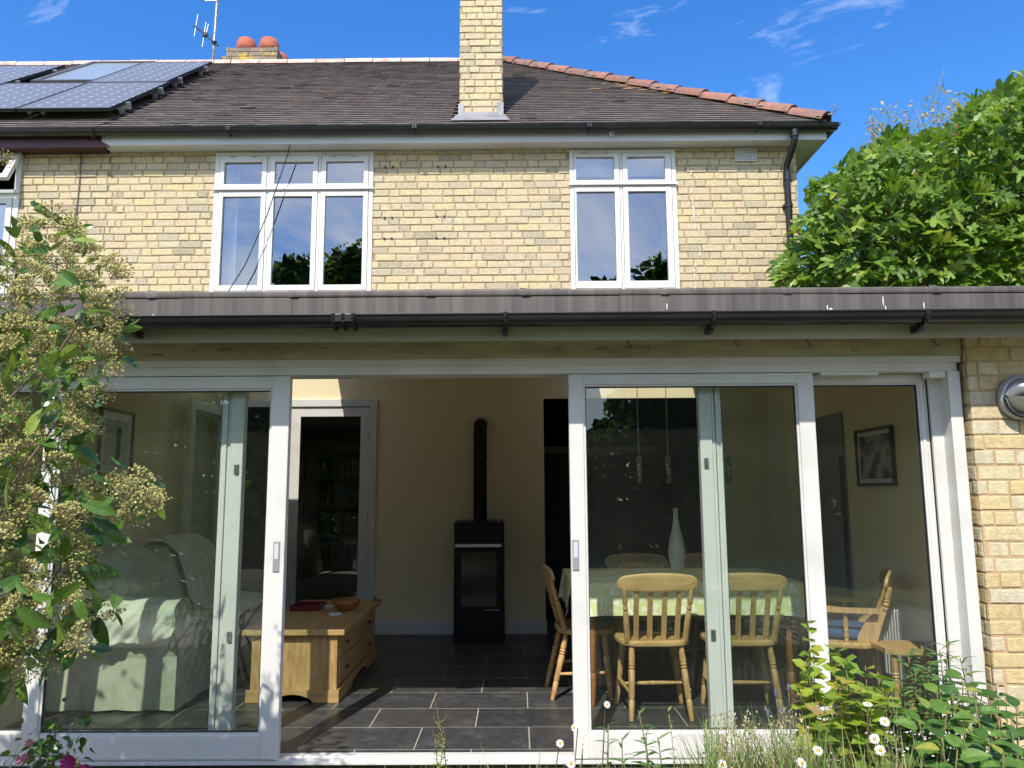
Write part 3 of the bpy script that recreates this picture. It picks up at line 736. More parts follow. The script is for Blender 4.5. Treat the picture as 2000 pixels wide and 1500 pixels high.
s.build('open_casement_sash', M_white, nw)
MB().add([tp(a + .05, .05, .02), tp(xr - .06, .05, .02), tp(xr - .06, ln - .05, .02), tp(a + .05, ln - .05, .02)], [(0, 1, 2, 3)]).build('pane', G_win, nw)

# the tall chimney at the eaves
CD = .50; CY0 = 3.66; CZ0, CZ1 = 5.30, 8.9
mb = MB(); mb.box(CHX[0] + .009, CHX[1] - .009, CY0 + .009, CY0 + CD - .009, CZ0, CZ1 - .01); core = mb.build('chimney', M_mortar, H)
mb = MB()
bricks(mb, (CHX[0], CY0, 0), (1, 0, 0), (0, -1, 0), 0, CHX[1] - CHX[0], CZ0, CZ1, seed=21, course=.079, bond=(1, 1))
bricks(mb, (CHX[1], CY0, 0), (0, 1, 0), (1, 0, 0), .012, CD, CZ0, CZ1, seed=22, course=.079)
bricks(mb, (CHX[0], CY0 + CD, 0), (0, -1, 0), (-1, 0, 0), 0, CD - .012, CZ0, CZ1, seed=23, course=.079)
bricks(mb, (CHX[1], CY0 + CD, 0), (-1, 0, 0), (0, 1, 0), .012, CHX[1] - CHX[0] - .012, CZ0, CZ1, seed=24, course=.079)
mb.build('brickwork', M_brick, core, fix=False)
mb = MB(); fx0, fx1 = CHX[0] - .012, CHX[1] + .012; fy = CY0 - .012
mb.box(fx0 + .002, fx1 - .002, fy, fy + .008, 5.33, 5.47, .003)
for i in range(5):   # stepped side flashing
    for xx in (fx0, fx1 - .008): mb.box(xx, xx + .008, fy + i * .1, fy + (i + 1) * .1 - .004, 5.30, 5.52 + i * .079)
mb.add([rp(fx0 - .07, .06, .034), rp(fx1 + .07, .06, .034), rp(fx1 + .02, .30, .042), rp(fx0 - .02, .30, .042)], [(0, 1, 2, 3)])
mb.box(fx0, fx0 + .06, fy - .003, fy - .0005, 5.36, 5.56); mb.box(fx1 - .07, fx1, fy - .003, fy - .0005, 5.36, 5.58)
mb.build('flashing', M_flash, core)
mb = MB(); mb.tube([(CHX[1] + .014, CY0 + .10, 7.3), (CHX[1] + .016, CY0 + .10, 8.85)], .016, 8); mb.build('cable_conduit', M_blackplastic, core)

# far chimney stack behind the ridge, on the party wall
FC = empty('chimney_stack', (-4.28, 7.6, 7.8), 'low lichen covered chimney stack with four red clay pots behind the ridge', 'chimney')
fx0, fx1, fy0, fy1 = -4.62, -3.80, 7.25, 8.05
mb = MB(); mb.box(fx0 + .01, fx1 - .01, fy0 + .01, fy1, 7.6, 8.46); mb.box(fx0 - .10, fx1 - .2, fy0 + .02, fy1, 7.6, 8.33); mb.build('stack_core', M_mortar, FC)
mb = MB(); bricks(mb, (fx0, fy0, 0), (1, 0, 0), (0, -1, 0), 0, fx1 - fx0, 7.62, 8.47, seed=31, course=.078, bond=(1, 1))
bricks(mb, (fx1, fy0, 0), (0, 1, 0), (1, 0, 0), .012, fy1 - fy0, 7.62, 8.47, seed=32, course=.078)
bricks(mb, (fx0, fy1, 0), (0, -1, 0), (-1, 0, 0), 0, fy1 - fy0 - .012, 7.62, 8.47, seed=33, course=.078)
mb.build('brickwork', M_oldbrick, FC, fix=False)
for x, y in ((-4.36, 7.42), (-3.99, 7.42), (-4.30, 7.85), (-3.96, 7.86)):
    p = MB(); p.lathe([(.155, 0), (.16, .10), (.152, .17), (.128, .225), (.09, .25), (.07, .245), (.06, .1)], (x, y, 8.46), 20); p.build('chimney_pot', M_pot, FC, smooth=True)

# tv aerial
A = empty('tv_aerial', (-4.79, 7.16, 8.1), 'rusty steel aerial mast with thin upright rods above the ridge', 'aerial')
MB().tube([(-4.79, 7.16, 7.9), (-4.785, 7.16, 8.5), (-4.76, 7.17, 9.9)], .022, 8).build('mast', M_galv, A, smooth=True)
b0 = np.array((-5.12, 7.16, 8.80)); b1 = np.array((-4.70, 7.12, 8.42))
MB().tube([b0, b1], .014, 6).tube([(-4.80, 7.16, 8.5), (-4.74, 7.1, 8.46)], .03, 6).build('boom', M_cable, A)
for t_, hh, up in ((.08, .36, .22), (.42, .40, .20), (.52, .2, .2)):
    p = b0 + (b1 - b0) * t_; MB().tube([p + np.array((.02, 0, up)), p - np.array((.02, 0, hh - up + .02))], .006, 5).build('rod', M_alu, A)
MB().super(b0 + (b1 - b0) * .47, (.045, .03, .04), .6, 10, 8).build('junction_box', M_cable, A)
p = np.array((-4.765, 7.165, 9.235)); MB().tube([p, p + np.array((-.19, -.02, -.02))], .008, 5).tube([p + np.array((-.19, -.02, -.02)), p + np.array((-.17, -.02, .10))], .006, 5).tube([p + np.array((-.19, -.02, -.02)), p + np.array((-.2, -.02, .1))], .006, 5).build('upper_boom', M_alu, A)

# solar panels on rails, and a roof window between them
PM = np.stack([np.array((1, 0, 0)), US, RN], axis=1)
def solar(x0, x1, s0, s1, label):
    o = empty('solar_panel', tuple(rp(x0, s0, .115)), label, 'solar panel', 'solar panels on the tiled roof'); OFF[o.name] = np.zeros(3)
    o.rotation_euler = Matrix(PM.tolist()).to_euler()
    wd, ln = x1 - x0 - .012, s1 - s0 - .014
    MB().box(.012, wd - .012, .012, ln - .012, -.004, .031).build('cells', M_solar, o)
    f = MB(); f.box(0, .012, 0, ln, -.004, .036); f.box(wd - .012, wd, 0, ln, -.004, .036); f.box(.012, wd - .012, 0, .012, -.004, .036); f.box(.012, wd - .012, ln - .012, ln, -.004, .036); f.build('frame', M_alu if False else M_cable, o)
    f = MB(); f.box(-.001, wd + .001, -.001, .005, .033, .0372); f.box(-.001, wd + .001, ln - .005, ln + .001, .033, .0372); f.box(-.0015, .004, .006, ln - .006, .033, .0372); f.build('frame_edge', M_alu, o)
    for q in (.22, .78):
        f = MB(); f.box(-.02, wd + .05, ln * q - .02, ln * q + .02, -.05, -.006)
        for u in (.08, wd - .06): f.box(u - .02, u + .02, ln * q - .03, ln * q + .03, -.10, -.048)
        r_ = f.build('mounting_rail', M_alu, o)
        MB().box(wd + .012, wd + .05, ln * q - .03, ln * q + .03, -.007, .022).build('end_clamp', M_alu, r_)
    return o
solar(-5.375, -4.345, .29, 1.95, 'lower solar panel at the party wall, nearest the gutter')
solar(-5.41, -4.395, 1.965, 3.70, 'upper solar panel whose top corner meets the aerial mast')
solar(-6.42, -5.38, .29, 1.95, 'lower solar panel below the roof window')
solar(-7.49, -6.45, 1.83, 3.50, 'upper solar panel on the far side of the roof window')
o = empty('roof_window', tuple(rp(-6.40, 2.42, .02)), 'grey framed roof window between the upper solar panels', 'roof window'); OFF[o.name] = np.zeros(3); o.rotation_euler = Matrix(PM.tolist()).to_euler()
f = MB(); f.box(0, .07, 0, 1.75, 0, .085); f.box(.88, .95, 0, 1.75, 0, .085); f.box(.07, .88, 0, .07, 0, .084); f.box(.07, .88, 1.66, 1.75, 0, .084); f.build('frame', mat('grey_cladding', (.16, .15, .15), .4, metal=.4), o)
MB().box(.07, .88, .07, 1.66, .02, .066).build('pane', mat('milky_glazing', (.33, .36, .37), .12, col2=(.29, .33, .35), ns=2), o)

# sensor on the eaves board, cables
S = empty('eaves_camera', (1.02, 3.49, 5.13), 'small white security camera under the black gutter', 'camera')
m_ = MB(); m_.lathe([(.018, 0), (.024, .02), (.024, .05), (.012, .062)], (1.02, 3.503, 5.135), 14, axis=(0, -1, -.35)); m_.build('body', M_white, S, smooth=True)
MB().lathe([(.012, 0), (.012, .004)], (1.02, 3.44, 5.108), 12, axis=(0, -1, -.35)).build('lens', M_blackgloss, S)
mb = MB(); mb.tube([(-2.40, 3.55, 5.06), (-2.42, 3.57, 4.98), (-2.62, 3.58, 4.30), (-2.83, 3.57, 3.75), (-3.02, 3.55, 3.40), (-3.06, 3.55, 3.2)], .006, 6)
tag(mb.build('loose_cable', M_cable, smooth=True), 'thin black cable slanting down across the three light window', 'cable')
mb = MB(); mb.tube([(-4.705, 3.69, 5.05)] + [(-4.71 + .008 * math.sin(i), 3.688, 5.05 - i * .2) for i in range(1, 14)], .006, 6)
tag(mb.build('wall_cable', mat('grey_cable', (.12, .11, .11), .6), smooth=True), 'grey cable running straight down the brick wall', 'cable')

# ------------------------------------------------------------------ the garden room
E = empty('garden_room', (0, .1, 0), 'flat roofed garden room with white sliding patio doors, open in the middle', 'extension')
def ztop(y): return 2.4925 + .19 * y - .01
RT = .19
def zc(y): return ztop(y) - RT
holes = [(-2.695, -1.93, 2.283, 3.50), (.71, 1.71, 2.75, 3.50)]
def slab(mb, x0, x1, y0, y1, f0, f1):
    mb.hexa([(x0, y0, f0(y0)), (x1, y0, f0(y0)), (x1, y1, f0(y1)), (x0, y1, f0(y1)), (x0, y0, f1(y0)), (x1, y0, f1(y0)), (x1, y1, f1(y1)), (x0, y1, f1(y1))])
strips = [(-4.6, -2.695, None), (-2.695, -1.93, holes[0]), (-1.93, .71, None), (.71, 1.71, holes[1]), (1.71, 3.0, None)]
def roofslab(f0, f1, ya, yb, name, m):
    mb = MB()
    for x0, x1, h in strips:
        if h is None: slab(mb, x0, x1, ya, yb, f0, f1)
        else: slab(mb, x0, x1, ya, h[2], f0, f1); slab(mb, x0, x1, h[3], yb, f0, f1)
    return mb.build(name, m, E)
er = roofslab(lambda y: ztop(y) - .03, ztop, -.22, 3.69, 'roof', M_felt)
roofslab(zc, lambda y: ztop(y) - .031, .02, 3.655, 'ceiling', M_ceiling)
for h in holes:
    f = MB()
    for (x0, x1, y0, y1) in ((h[0] - .05, h[0] - .002, h[2] - .05, h[3] + .05), (h[1] + .002, h[1] + .05, h[2] - .05, h[3] + .05)): slab(f, x0, x1, y0, y1, lambda y: ztop(y) + .002, lambda y: ztop(y) + .012)
    rl = f.build('rooflight', M_white, E)
    p = MB(); p.add([(h[0], h[2], ztop(h[2]) + .006), (h[1], h[2], ztop(h[2]) + .006), (h[1], h[3], ztop(h[3]) + .006), (h[0], h[3], ztop(h[3]) + .006)], [(0, 1, 2, 3)]); p.build('pane', G_roof, rl)
# lead-clad roof edge
mb = MB(); rd = random.Random(6)
x = -4.6
edges = []
while x < 3.0: edges.append(x); x += rd.uniform(.52, .62)
edges.append(3.0)
for a, b in zip(edges[:-1], edges[1:]):
    dy = rd.uniform(-.004, .004)
    mb.box(a + .0005, b - .0005, -.262 + dy * .5, -.223, 2.255, 2.412, .001)
mb.build('roof_edge_cladding', M_lead, E)
mb = MB(); mb.box(-4.6, 3.0, -.268, -.10, 2.4135, 2.449, .01)
x = -1.95
for k, x in enumerate((-4.0, -3.2, -1.92, -1.17, -.45, .05, .78, 1.42, 2.2, 2.75)):       # folded laps in the edge strip
    mb.add([(x - .02, -.272, 2.415), (x + .02, -.272, 2.415), (x + .16, -.20, 2.4505), (x - .03, -.25, 2.454 + .004 * (k % 3)), (x - .01, -.12, 2.453), (x + .18, -.12, 2.4505)], [(0, 1, 2, 3), (3, 2, 5, 4)])
mb.build('edge_strip', M_lead, E)
mb = MB()
for x, z, l in ((-1.905, 2.315, .02), (1.627, 2.335, .03), (1.645, 2.325, .02), (1.92, 2.37, .05), (1.93, 2.33, .03), (2.13, 2.345, .035), (.79, 2.35, .03)):
    mb.super((x, -.264, z), (.004 + .006 * (l < .025), .0022, l * .6), 1, 8, 6)
mb.build('white_streak', mat('streak_white', (.6, .6, .58), .9), E, smooth=True)
mb = MB(); half_gutter(mb, (-4.6, -.322, 2.287), (3.0, -.322, 2.297), .056)
eg = autosmooth(mb.build('gutter', M_blackplastic, E), 50)
for x in (-3.1, -1.985, -.055, 1.005, 2.085):
    b = MB(); zz = 2.29; b.tube([(x, -.322 - .061 * math.cos(a), zz - .061 * math.sin(a)) for a in np.linspace(-.15, math.pi, 10)], .011, 6); b.box(x - .014, x + .014, -.30, -.205, zz - .085, zz - .05); b.build('gutter_bracket', M_blackplastic, eg)
b = MB()
for dx in (-.05, 0, .05): b.tube([(-.88 + dx, -.322 - .062 * math.cos(a), 2.29 - .062 * math.sin(a)) for a in np.linspace(-.1, math.pi, 10)], .011, 6)
b.box(-.93, -.83, -.386, -.38, 2.255, 2.295, .002)
b.build('gutter_joint', M_blackplastic, eg)
mb = MB(); mb.box(-4.6, 3.0, -.222, -.20, 2.185, 2.30); mb.box(-4.6, 3.0, -.20, .03, 2.245, 2.262); mb.build('eaves_board', M_olive, E)
mb = MB(); mb.box(-4.6, 2.475, .03, .2, 2.132, 2.30); mb.build('lintel', M_lintel, E)
mb = MB(); rd = random.Random(8)
for k in range(9):     # cracks, cobwebs and a few hooks on the old board
    x = rd.uniform(-2.1, 2.3); z = rd.uniform(2.14, 2.2)
    pts = [(x, .026, z)]
    for q in range(3): pts.append((pts[-1][0] + rd.uniform(-.01, .05), .027, pts[-1][2] + rd.uniform(-.012, .014)))
    mb.tube(pts, .0018, 4)
for x in (.62, 1.22, 1.62, 2.32): mb.tube([(x, .026, 2.225), (x + .004, .012, 2.20), (x + .014, .01, 2.185), (x + .024, .02, 2.195)], .003, 5)
mb.build('hooks_and_cracks', mat('old_cobweb', (.09, .075, .05), .9), E)
# outer frame of the patio doors
mb = MB(); mb.box(-3.1, 2.47, .035, .05, 2.095, 2.131); mb.box(-3.1, 2.455, .05, .21, 2.047, 2.13, .004)
mb.box(2.395, 2.462, .04, .21, .0, 2.047, .004); mb.box(-3.1, -3.03, .05, .21, 0, 2.047)
mb.box(2.33, 2.394, .125, .21, .0, 2.047)
mb.box(-3.1, 2.47, .048, .2, -.016, -.001, .003); mb.box(-3.1, 2.39, .075, .08, -.001, .007); mb.box(-3.1, 2.39, .125, .132, -.001, .006)
mb.build('door_frame', M_white, E)
mb = MB(); mb.box(2.30, 2.39, .052, .12, 2.012, 2.046); mb.box(1.70, 2.02, .055, .12, 2.03, 2.046); mb.build('door_stop', M_cream, E)
def panel(name, X0, X1, y0, y1, Z0, Z1, g, zg, handle=None, lock=None):
    f = MB(); c = .006; st = .045 if lock else 0
    f.box(X0, g[0] - st, y0, y1, Z0, Z1, c); f.box(g[1] + st, X1, y0, y1, Z0, Z1, c)
    if st:
        f.box(g[0] - st + .003, g[0] - .024, y0 + .014, y1 - .002, Z0 + .002, Z1 - .002, .004); f.box(g[0] - .021, g[0], y0 + .006, y1 - .002, Z0 + .002, Z1 - .002, .004)
        f.box(g[1] + .024, g[1] + st - .003, y0 + .014, y1 - .002, Z0 + .002, Z1 - .002, .004); f.box(g[1], g[1] + .021, y0 + .006, y1 - .002, Z0 + .002, Z1 - .002, .004)
    f.box(g[0] - .002, g[1] + .002, y0 + .0015, y1 - .001, zg[1], Z1 - .001, c); f.box(g[0] - .002, g[1] + .002, y0 + .0015, y1 - .001, Z0 + .001, zg[0], c)
    yb = y0 + .012   # stepped glazing bead
    f.box(g[0] - .002, g[0] + .012, yb, y1 - .01, zg[0], zg[1]); f.box(g[1] - .012, g[1] + .002, yb, y1 - .01, zg[0], zg[1])
    f.box(g[0] + .012, g[1] - .012, yb + .001, y1 - .01, zg[0] - .001, zg[0] + .012); f.box(g[0] + .012, g[1] - .012, yb + .001, y1 - .01, zg[1] - .010, zg[1] + .001)
    p = f.build(name, M_white, E)
    q = MB()
    for a, b in ((g[0] + .012, g[0] + .017), (g[1] - .017, g[1] - .012)): q.box(a, b, yb + .004, yb + .02, zg[0] + .012, zg[1] - .01)
    q.box(g[0] + .017, g[1] - .017, yb + .004, yb + .02, zg[1] - .017, zg[1] - .0105); q.box(g[0] + .017, g[1] - .017, yb + .004, yb + .02, zg[0] + .0125, zg[0] + .017)
    q.build('gasket', M_rubber, p)
    ym = (y0 + y1) / 2; a, b = g[0] + .011, g[1] - .011; z0, z1 = zg[0] + .011, zg[1] - .009
    MB().box(a, b, ym - .004, ym + .004, z0, z1).build('pane', G_door, p)
    if handle:
        h = MB(); x = handle; h.box(x - .018, x + .018, y0 - .006, y0 + .001, .972, 1.135, .003); hb = h.build('pull_handle', M_greypl, p)
        MB().box(x - .011, x + .011, y0 - .0075, y0 - .006, 1.04, 1.122).build('recess', mat('pale_recess', (.55, .57, .62), .3), p)
    if lock:
        h = MB()
        for z in lock[1:]: h.box(lock[0] - .013, lock[0] + .013, y0 - .012, y0 + .001, z - .028, z + .028, .004)
        h.build('catch', M_steel, p)
    return p
panel('sliding_door', -2.63, -1.268, .058, .112, .008, 2.045, (-2.547, -1.366), (.13, 1.975), handle=-1.31)
panel('sliding_door', .29, 1.655, .058, .112, .008, 2.045, (.371, 1.566), (.135, 1.985), handle=.315)
panel('fixed_door', -3.03, -1.545, .135, .195, .008, 2.045, (-2.93, -1.662), (.12, 1.985), lock=(-1.575, 1.53, .62))
panel('fixed_door', 1.03, 2.395, .135, .195, .008, 2.045, (1.145, 2.285), (.12, 1.995), lock=(1.06, 1.55, .62))
# brick pier on the right, side walls
mb = MB(); bricks(mb, (0, 0, 0), (1, 0, 0), (0, -1, 0), 2.485, 3.0, -.10, 2.243, seed=41, course=.0815, bond=(1, 1), gap=.012, ch=.002)
bricks(mb, (2.485, 0, 0), (0, -1, 0), (-1, 0, 0), -.2, -.012, -.10, 2.243, seed=42, course=.0815, bond=(1, 1), gap=.012, ch=.002)
mb.build('brick_pier', M_brick2, E, fix=False)
mb = MB(); mb.box(2.4895, 2.99, .0045, .2, -.2, 2.244); mb.build('pier_core', M_mortar2, E)
def sidewall(x0, x1, y0, y1, name, m): b = MB(); slab(b, x0, x1, y0, y1, lambda y: -.2, lambda y: zc(y) + .01); return b.build(name, m, E)
sidewall(2.56, 2.95, .2, 3.66, 'side_wall', M_plaster); sidewall(-3.45, -3.12, .215, 3.66, 'side_wall', M_plaster)
# rear wall (plaster) with two openings
OPL = (-2.97, -1.50, 0, 2.27); OPR = (.275, 1.873, 0, 2.337)
mb = MB(); wallbox(mb, -3.12, 2.56, 0, 3.0, [OPL, OPR], 3.66, 3.705); mb.build('plaster_wall', M_plaster, E)
mb = MB()
for a, b in ((-1.43, -.62), (-.11, .285), (1.863, 2.555)): mb.box(a, b, 3.642, 3.66, .002, .115); mb.box(a, b, 3.648, 3.66, .115, .135)
mb.box(2.542, 2.559, .3, 1.80, .002, .13)
mb.build('skirting_board', mat('skirting_white', (.66, .66, .64), .5), E)
# glazed double doors to the back room
a = MB(); a.box(-1.50, -1.43, 3.625, 3.668, .002, 2.34, .004); a.box(-3.05, -1.50, 3.625, 3.668, 2.265, 2.34, .004); a.box(-3.05, -2.97, 3.625, 3.668, .002, 2.265); a.build('architrave', M_white, E)
d = MB(); x0, x1 = -2.31, -1.503; y0, y1 = 3.645, 3.69
d.box(x0, x0 + .095, y0, y1, .01, 2.262); d.box(x1 - .095, x1, y0, y1, .01, 2.262); d.box(x0 + .095, x1 - .095, y0 + .001, y1, 2.165, 2.262); d.box(x0 + .095, x1 - .095, y0 + .001, y1, .01, .30)
d1 = d.build('interior_door', M_white, E); MB().box(x0 + .09, x1 - .09, 3.665, 3.671, .295, 2.17).build('pane', glass('dark_glass', (.6, .62, .62), .06), d1)
for z in (.3, 1.15, 1.95): MB().tube([(x1 + .004, 3.638, z - .05), (x1 + .004, 3.638, z + .05)], .008, 6).build('hinge', M_knob, d1)
d = MB(); X = -2.98; d.box(X - .04, X, 2.80, 2.90, .01, 2.262); d.box(X - .04, X, 3.53, 3.62, .01, 2.262); d.box(X - .039, X - .001, 2.90, 3.53, 2.165, 2.262); d.box(X - .039, X - .001, 2.90, 3.53, .01, .30)
d2 = d.build('interior_door', M_white, E); MB().box(X - .022, X - .018, 2.895, 3.535, .295, 2.17).build('pane', G_door, d2)
h = MB(); h.tube([(X, 2.85, 1.02), (X + .055, 2.85, 1.02), (X + .06, 2.97, 1.02)], .01, 8); h.tube([(X - .04, 2.85, 1.02), (X - .09, 2.85, 1.02), (X - .1, 2.97, 1.02)], .01, 8); h.build('lever_handle', M_steel, d2)
# doorway in the right-hand wall
d = MB(); d.box(2.545, 2.559, 1.83, 2.62, .004, 2.0); dd = d.build('side_door', M_greydoor, E); MB().box(2.535, 2.544, 1.84, 1.90, .004, 1.66).build('door_gap', M_darkgap, dd)
# kitchen unit and shelving glimpsed in the dark rooms
o = empty('tall_cupboard', (.75, 4.9, 0), 'dark navy tall cupboard in the unlit room behind the stove wall', 'cupboard')
MB().box(.28, .62, 4.6, 5.2, .003, 1.82, .004).build('door_front', M_navy, o); MB().box(.28, 1.6, 4.61, 5.2, 1.823, 1.90, .004).build('cornice', M_greydoor, o)
o = empty('bookcase', (-2.6, 6.0, 0), 'dark bookcase with books in the unlit back room', 'bookcase')
f = MB(); f.box(-3.3, -3.27, 5.7, 6.0, .003, 1.95); f.box(-1.9, -1.87, 5.7, 6.0, .003, 1.95)
for z in (.1, .5, .85, 1.2, 1.55, 1.92): f.box(-3.27, -1.9, 5.7, 6.0, z, z + .025)
f.build('shelves', M_dark, o)
f = MB(); rd = random.Random(3)
for z in (.526, .876, 1.226, 1.576):
    x = -3.26
    while x < -1.98:
        t_ = rd.uniform(.015, .045)
        if rd.random() < .85: f.box(x, x + t_ - .002, 5.72, 5.9, z, z + rd.uniform(.18, .27))
        x += t_
f.build('books', mat('book_spines', (.2, .2, .2), .7, island=[(0, (.3, .3, .28)), (.3, (.1, .2, .3)), (.5, (.35, .28, .15)), (.7, (.1, .12, .12)), (1, (.3, .1, .08))]), o)
f = MB(); f.box(-2.98, -2.6, 5.66, 5.715, 1.03, 1.13); tag(f.build('blue_box', mat('bright_blue', (.02, .2, .55), .5)), 'bright blue box on a shelf in the dark back room', 'box')

# bulkhead lamp on the pier
Lm = empty('bulkhead_lamp', (2.745, -.02, 1.888), 'round grey bulkhead lamp with hooded top on the brick pier', 'wall lamp')
MB().lathe([(.123, 0), (.125, .03), (.118, .05), (.10, .056)], (2.745, -.003, 1.888), 40, axis=(0, -1, 0)).build('housing', M_greypl, Lm, smooth=True)
m_ = MB(); 
def hood(u, v):
    a = math.pi * u; b = math.pi / 2 * v
    return (2.745 + .106 * math.cos(a) * math.cos(b), -.058 - .062 * math.sin(b) * (.35 + .65 * math.sin(a)), 1.888 + .106 * math.sin(a) * math.cos(b))
m_.grid(24, 8, hood); m_.build('hood', mat('lamp_hood_metal', (.32, .32, .33), .32, metal=.5), Lm, smooth=True, fix=False)
m_ = MB(); m_.grid(24, 8, lambda u, v: (2.745 - .098 * math.cos(math.pi * u) * math.cos(math.pi / 2 * v), -.058 - .04 * math.sin(math.pi / 2 * v), 1.888 - .098 * math.sin(math.pi * u) * math.cos(math.pi / 2 * v)))
m_.build('diffuser', mat('smoked_diffuser', (.13, .14, .11), .25), Lm, smooth=True, fix=False)
m_ = MB(); m_.tube([(2.745 - .112 * math.cos(a), -.062, 1.888 - .112 * math.sin(a)) for a in np.linspace(0, math.pi, 20)], .007, 6); m_.super((2.638, -.062, 1.892), (.009, .009, .009), 1, 8, 6); m_.build('lens_ring', M_blackplastic, Lm, smooth=True)

# ------------------------------------------------------------------ furniture
# wood burning stove
S = empty('wood_stove', (-.365, 3.4, 0), 'tall slim black wood stove with a flue pipe into the wall', 'stove')
mb = MB(); mb.box(-.60, -.13, 3.20, 3.60, .003, 1.075, .006); mb.box(-.604, -.126, 3.192, 3.604, 1.076, 1.10, .003); mb.build('body', M_black, S)
d = MB(); d.box(-.585, -.145, 3.182, 3.198, .10, .86, .004); dd = d.build('fire_door', M_black, S)
MB().box(-.53, -.20, 3.179, 3.181, .33, .83).build('door_glass', M_blackgloss, dd)
MB().tube([(-.30, 3.178, .302), (-.30, 3.155, .302), (-.18, 3.155, .302), (-.18, 3.178, .302)], .007, 6).build('door_handle', M_steel, dd)
MB().box(-.59, -.15, 3.176, 3.195, .875, .905, .003).build('trim_bar', M_steel, S)
f = MB(); f.tube([(-.59, 3.2, 1.125), (-.14, 3.2, 1.125)], .005, 6)
for x in (-.58, -.52, -.46, -.28, -.2, -.15): f.tube([(x, 3.2, 1.10), (x, 3.2, 1.125)], .005, 6)
f.build('top_rail', M_black, S)
f = MB(); f.tube([(-.366, 3.46, 1.10), (-.366, 3.46, 1.985)] + [(-.366, 3.46 + .16 * (1 - math.cos(a)), 1.985 + .085 * math.sin(a)) for a in np.linspace(.2, math.pi / 2, 7)] + [(-.366, 3.67, 2.07)], .067, 18)
f.lathe([(.071, 0), (.071, .03)], (-.366, 3.46, 1.72), 18); f.lathe([(.071, 0), (.071, .02)], (-.366, 3.46, 1.90), 18)
autosmooth(f.build('flue_pipe', M_black, S), 60)
# coffee chest
C_ = empty('coffee_chest', (-1.51, 1.88, 0), 'low honey pine chest of drawers used as a coffee table', 'chest')
mb = MB(); mb.box(-1.80, -1.235, 1.205, 2.56, .06, .437)
for (x, y) in ((-1.805, 1.19), (-1.285, 1.19), (-1.805, 2.515), (-1.285, 2.515)): mb.box(x, x + .062, y, y + .06, .075, .4375, .003)
mb.build('carcass', M_pine, C_)
def plinth(L0, L1):
    """board with a scalloped cut-out"""
    c = (L0 + L1) / 2; pts = [(L0, .002), (L0, .082), (L1, .082), (L1, .002)]
    w_ = (L1 - L0); arc = []
    for i in range(13):
        t_ = i / 12; xx = c + w_ * .23 * (1 - 2 * t_); zz = .002 + .052 * math.sin(math.pi * t_) ** .6 if 0 < i < 12 else .002
        arc.append((xx, zz))
    return pts + arc
mb = MB(); mb.prism(plinth(-1.83, -1.205), 'y', 1.178, 1.196); mb.prism(plinth(1.197, 2.58), 'x', -1.223, -1.205); mb.build('plinth', M_pinex, C_)
mb = MB(); mb.box(-1.865, -1.17, 1.155, 2.61, .44, .479, .006); mb.build('top_board', M_piney, C_)
for (y0, y1) in ((1.27, 2.50),):
    for (z0, z1) in ((.10, .26), (.275, .425)):
        dr = MB().box(-1.236, -1.222, y0, y1, z0, z1, .004).build('drawer', M_piney, C_)
        for y in (y0 + .17, y1 - .25): MB().lathe([(.006, 0), (.008, .008), (.014, .016), (.012, .026), (0, .03)], (-1.222, y, (z0 + z1) / 2), 10, axis=(1, 0, 0)).build('knob', M_knob, dr, smooth=True)
ZT = .4795
f = MB(); f.lathe([(.045, 0), (.055, .006), (.10, .045), (.118, .085), (.112, .086), (.094, .048), (.05, .014), (0, .012)], (-1.345, 2.0, ZT), 28)
tag(f.build('wooden_bowl', M_bowl, smooth=True, loc=(-1.345, 2.0, ZT)), 'round turned wooden bowl on the pine coffee chest', 'bowl')
for (x, y, lab) in ((-1.375, 1.77, 'white round coaster in front of the wooden bowl'), (-1.515, 2.13, 'white round coaster half hidden behind the wooden bowl')):
    f = MB(); f.lathe([(.048, 0), (.052, .004), (.052, .011), (.046, .012), (.042, .008), (0, .008)], (x, y, ZT), 24); tag(f.build('coaster', M_whitecer, smooth=False, loc=(x, y, ZT)), lab, 'coaster', 'coasters on the coffee chest')
f = MB(); f.box(-1.86 + .08, -1.56, 1.98, 2.22, ZT + .001, ZT + .012, .004); f.box(-1.785, -1.775, 1.975, 2.225, ZT + .004, ZT + .04); f.box(-1.565, -1.555, 1.975, 2.225, ZT + .004, ZT + .04); f.box(-1.775, -1.565, 1.975, 1.985, ZT + .0045, ZT + .039); f.box(-1.775, -1.565, 2.215, 2.225, ZT + .0045, ZT + .039)
tag(f.build('tray', M_red, loc=(-1.67, 2.1, ZT)), 'dark red tray on the pine coffee chest', 'tray')
f = MB(); f.box(-1.235, -1.175, 2.47, 2.55, ZT, ZT + .012); f.lathe([(.010, .012), (.011, .03), (.006, .045)], (-1.21, 2.51, ZT), 10); tag(f.build('wooden_block', M_bowl, loc=(-1.2, 2.5, ZT)), 'small wooden block with a peg at the back corner of the chest', 'ornament')

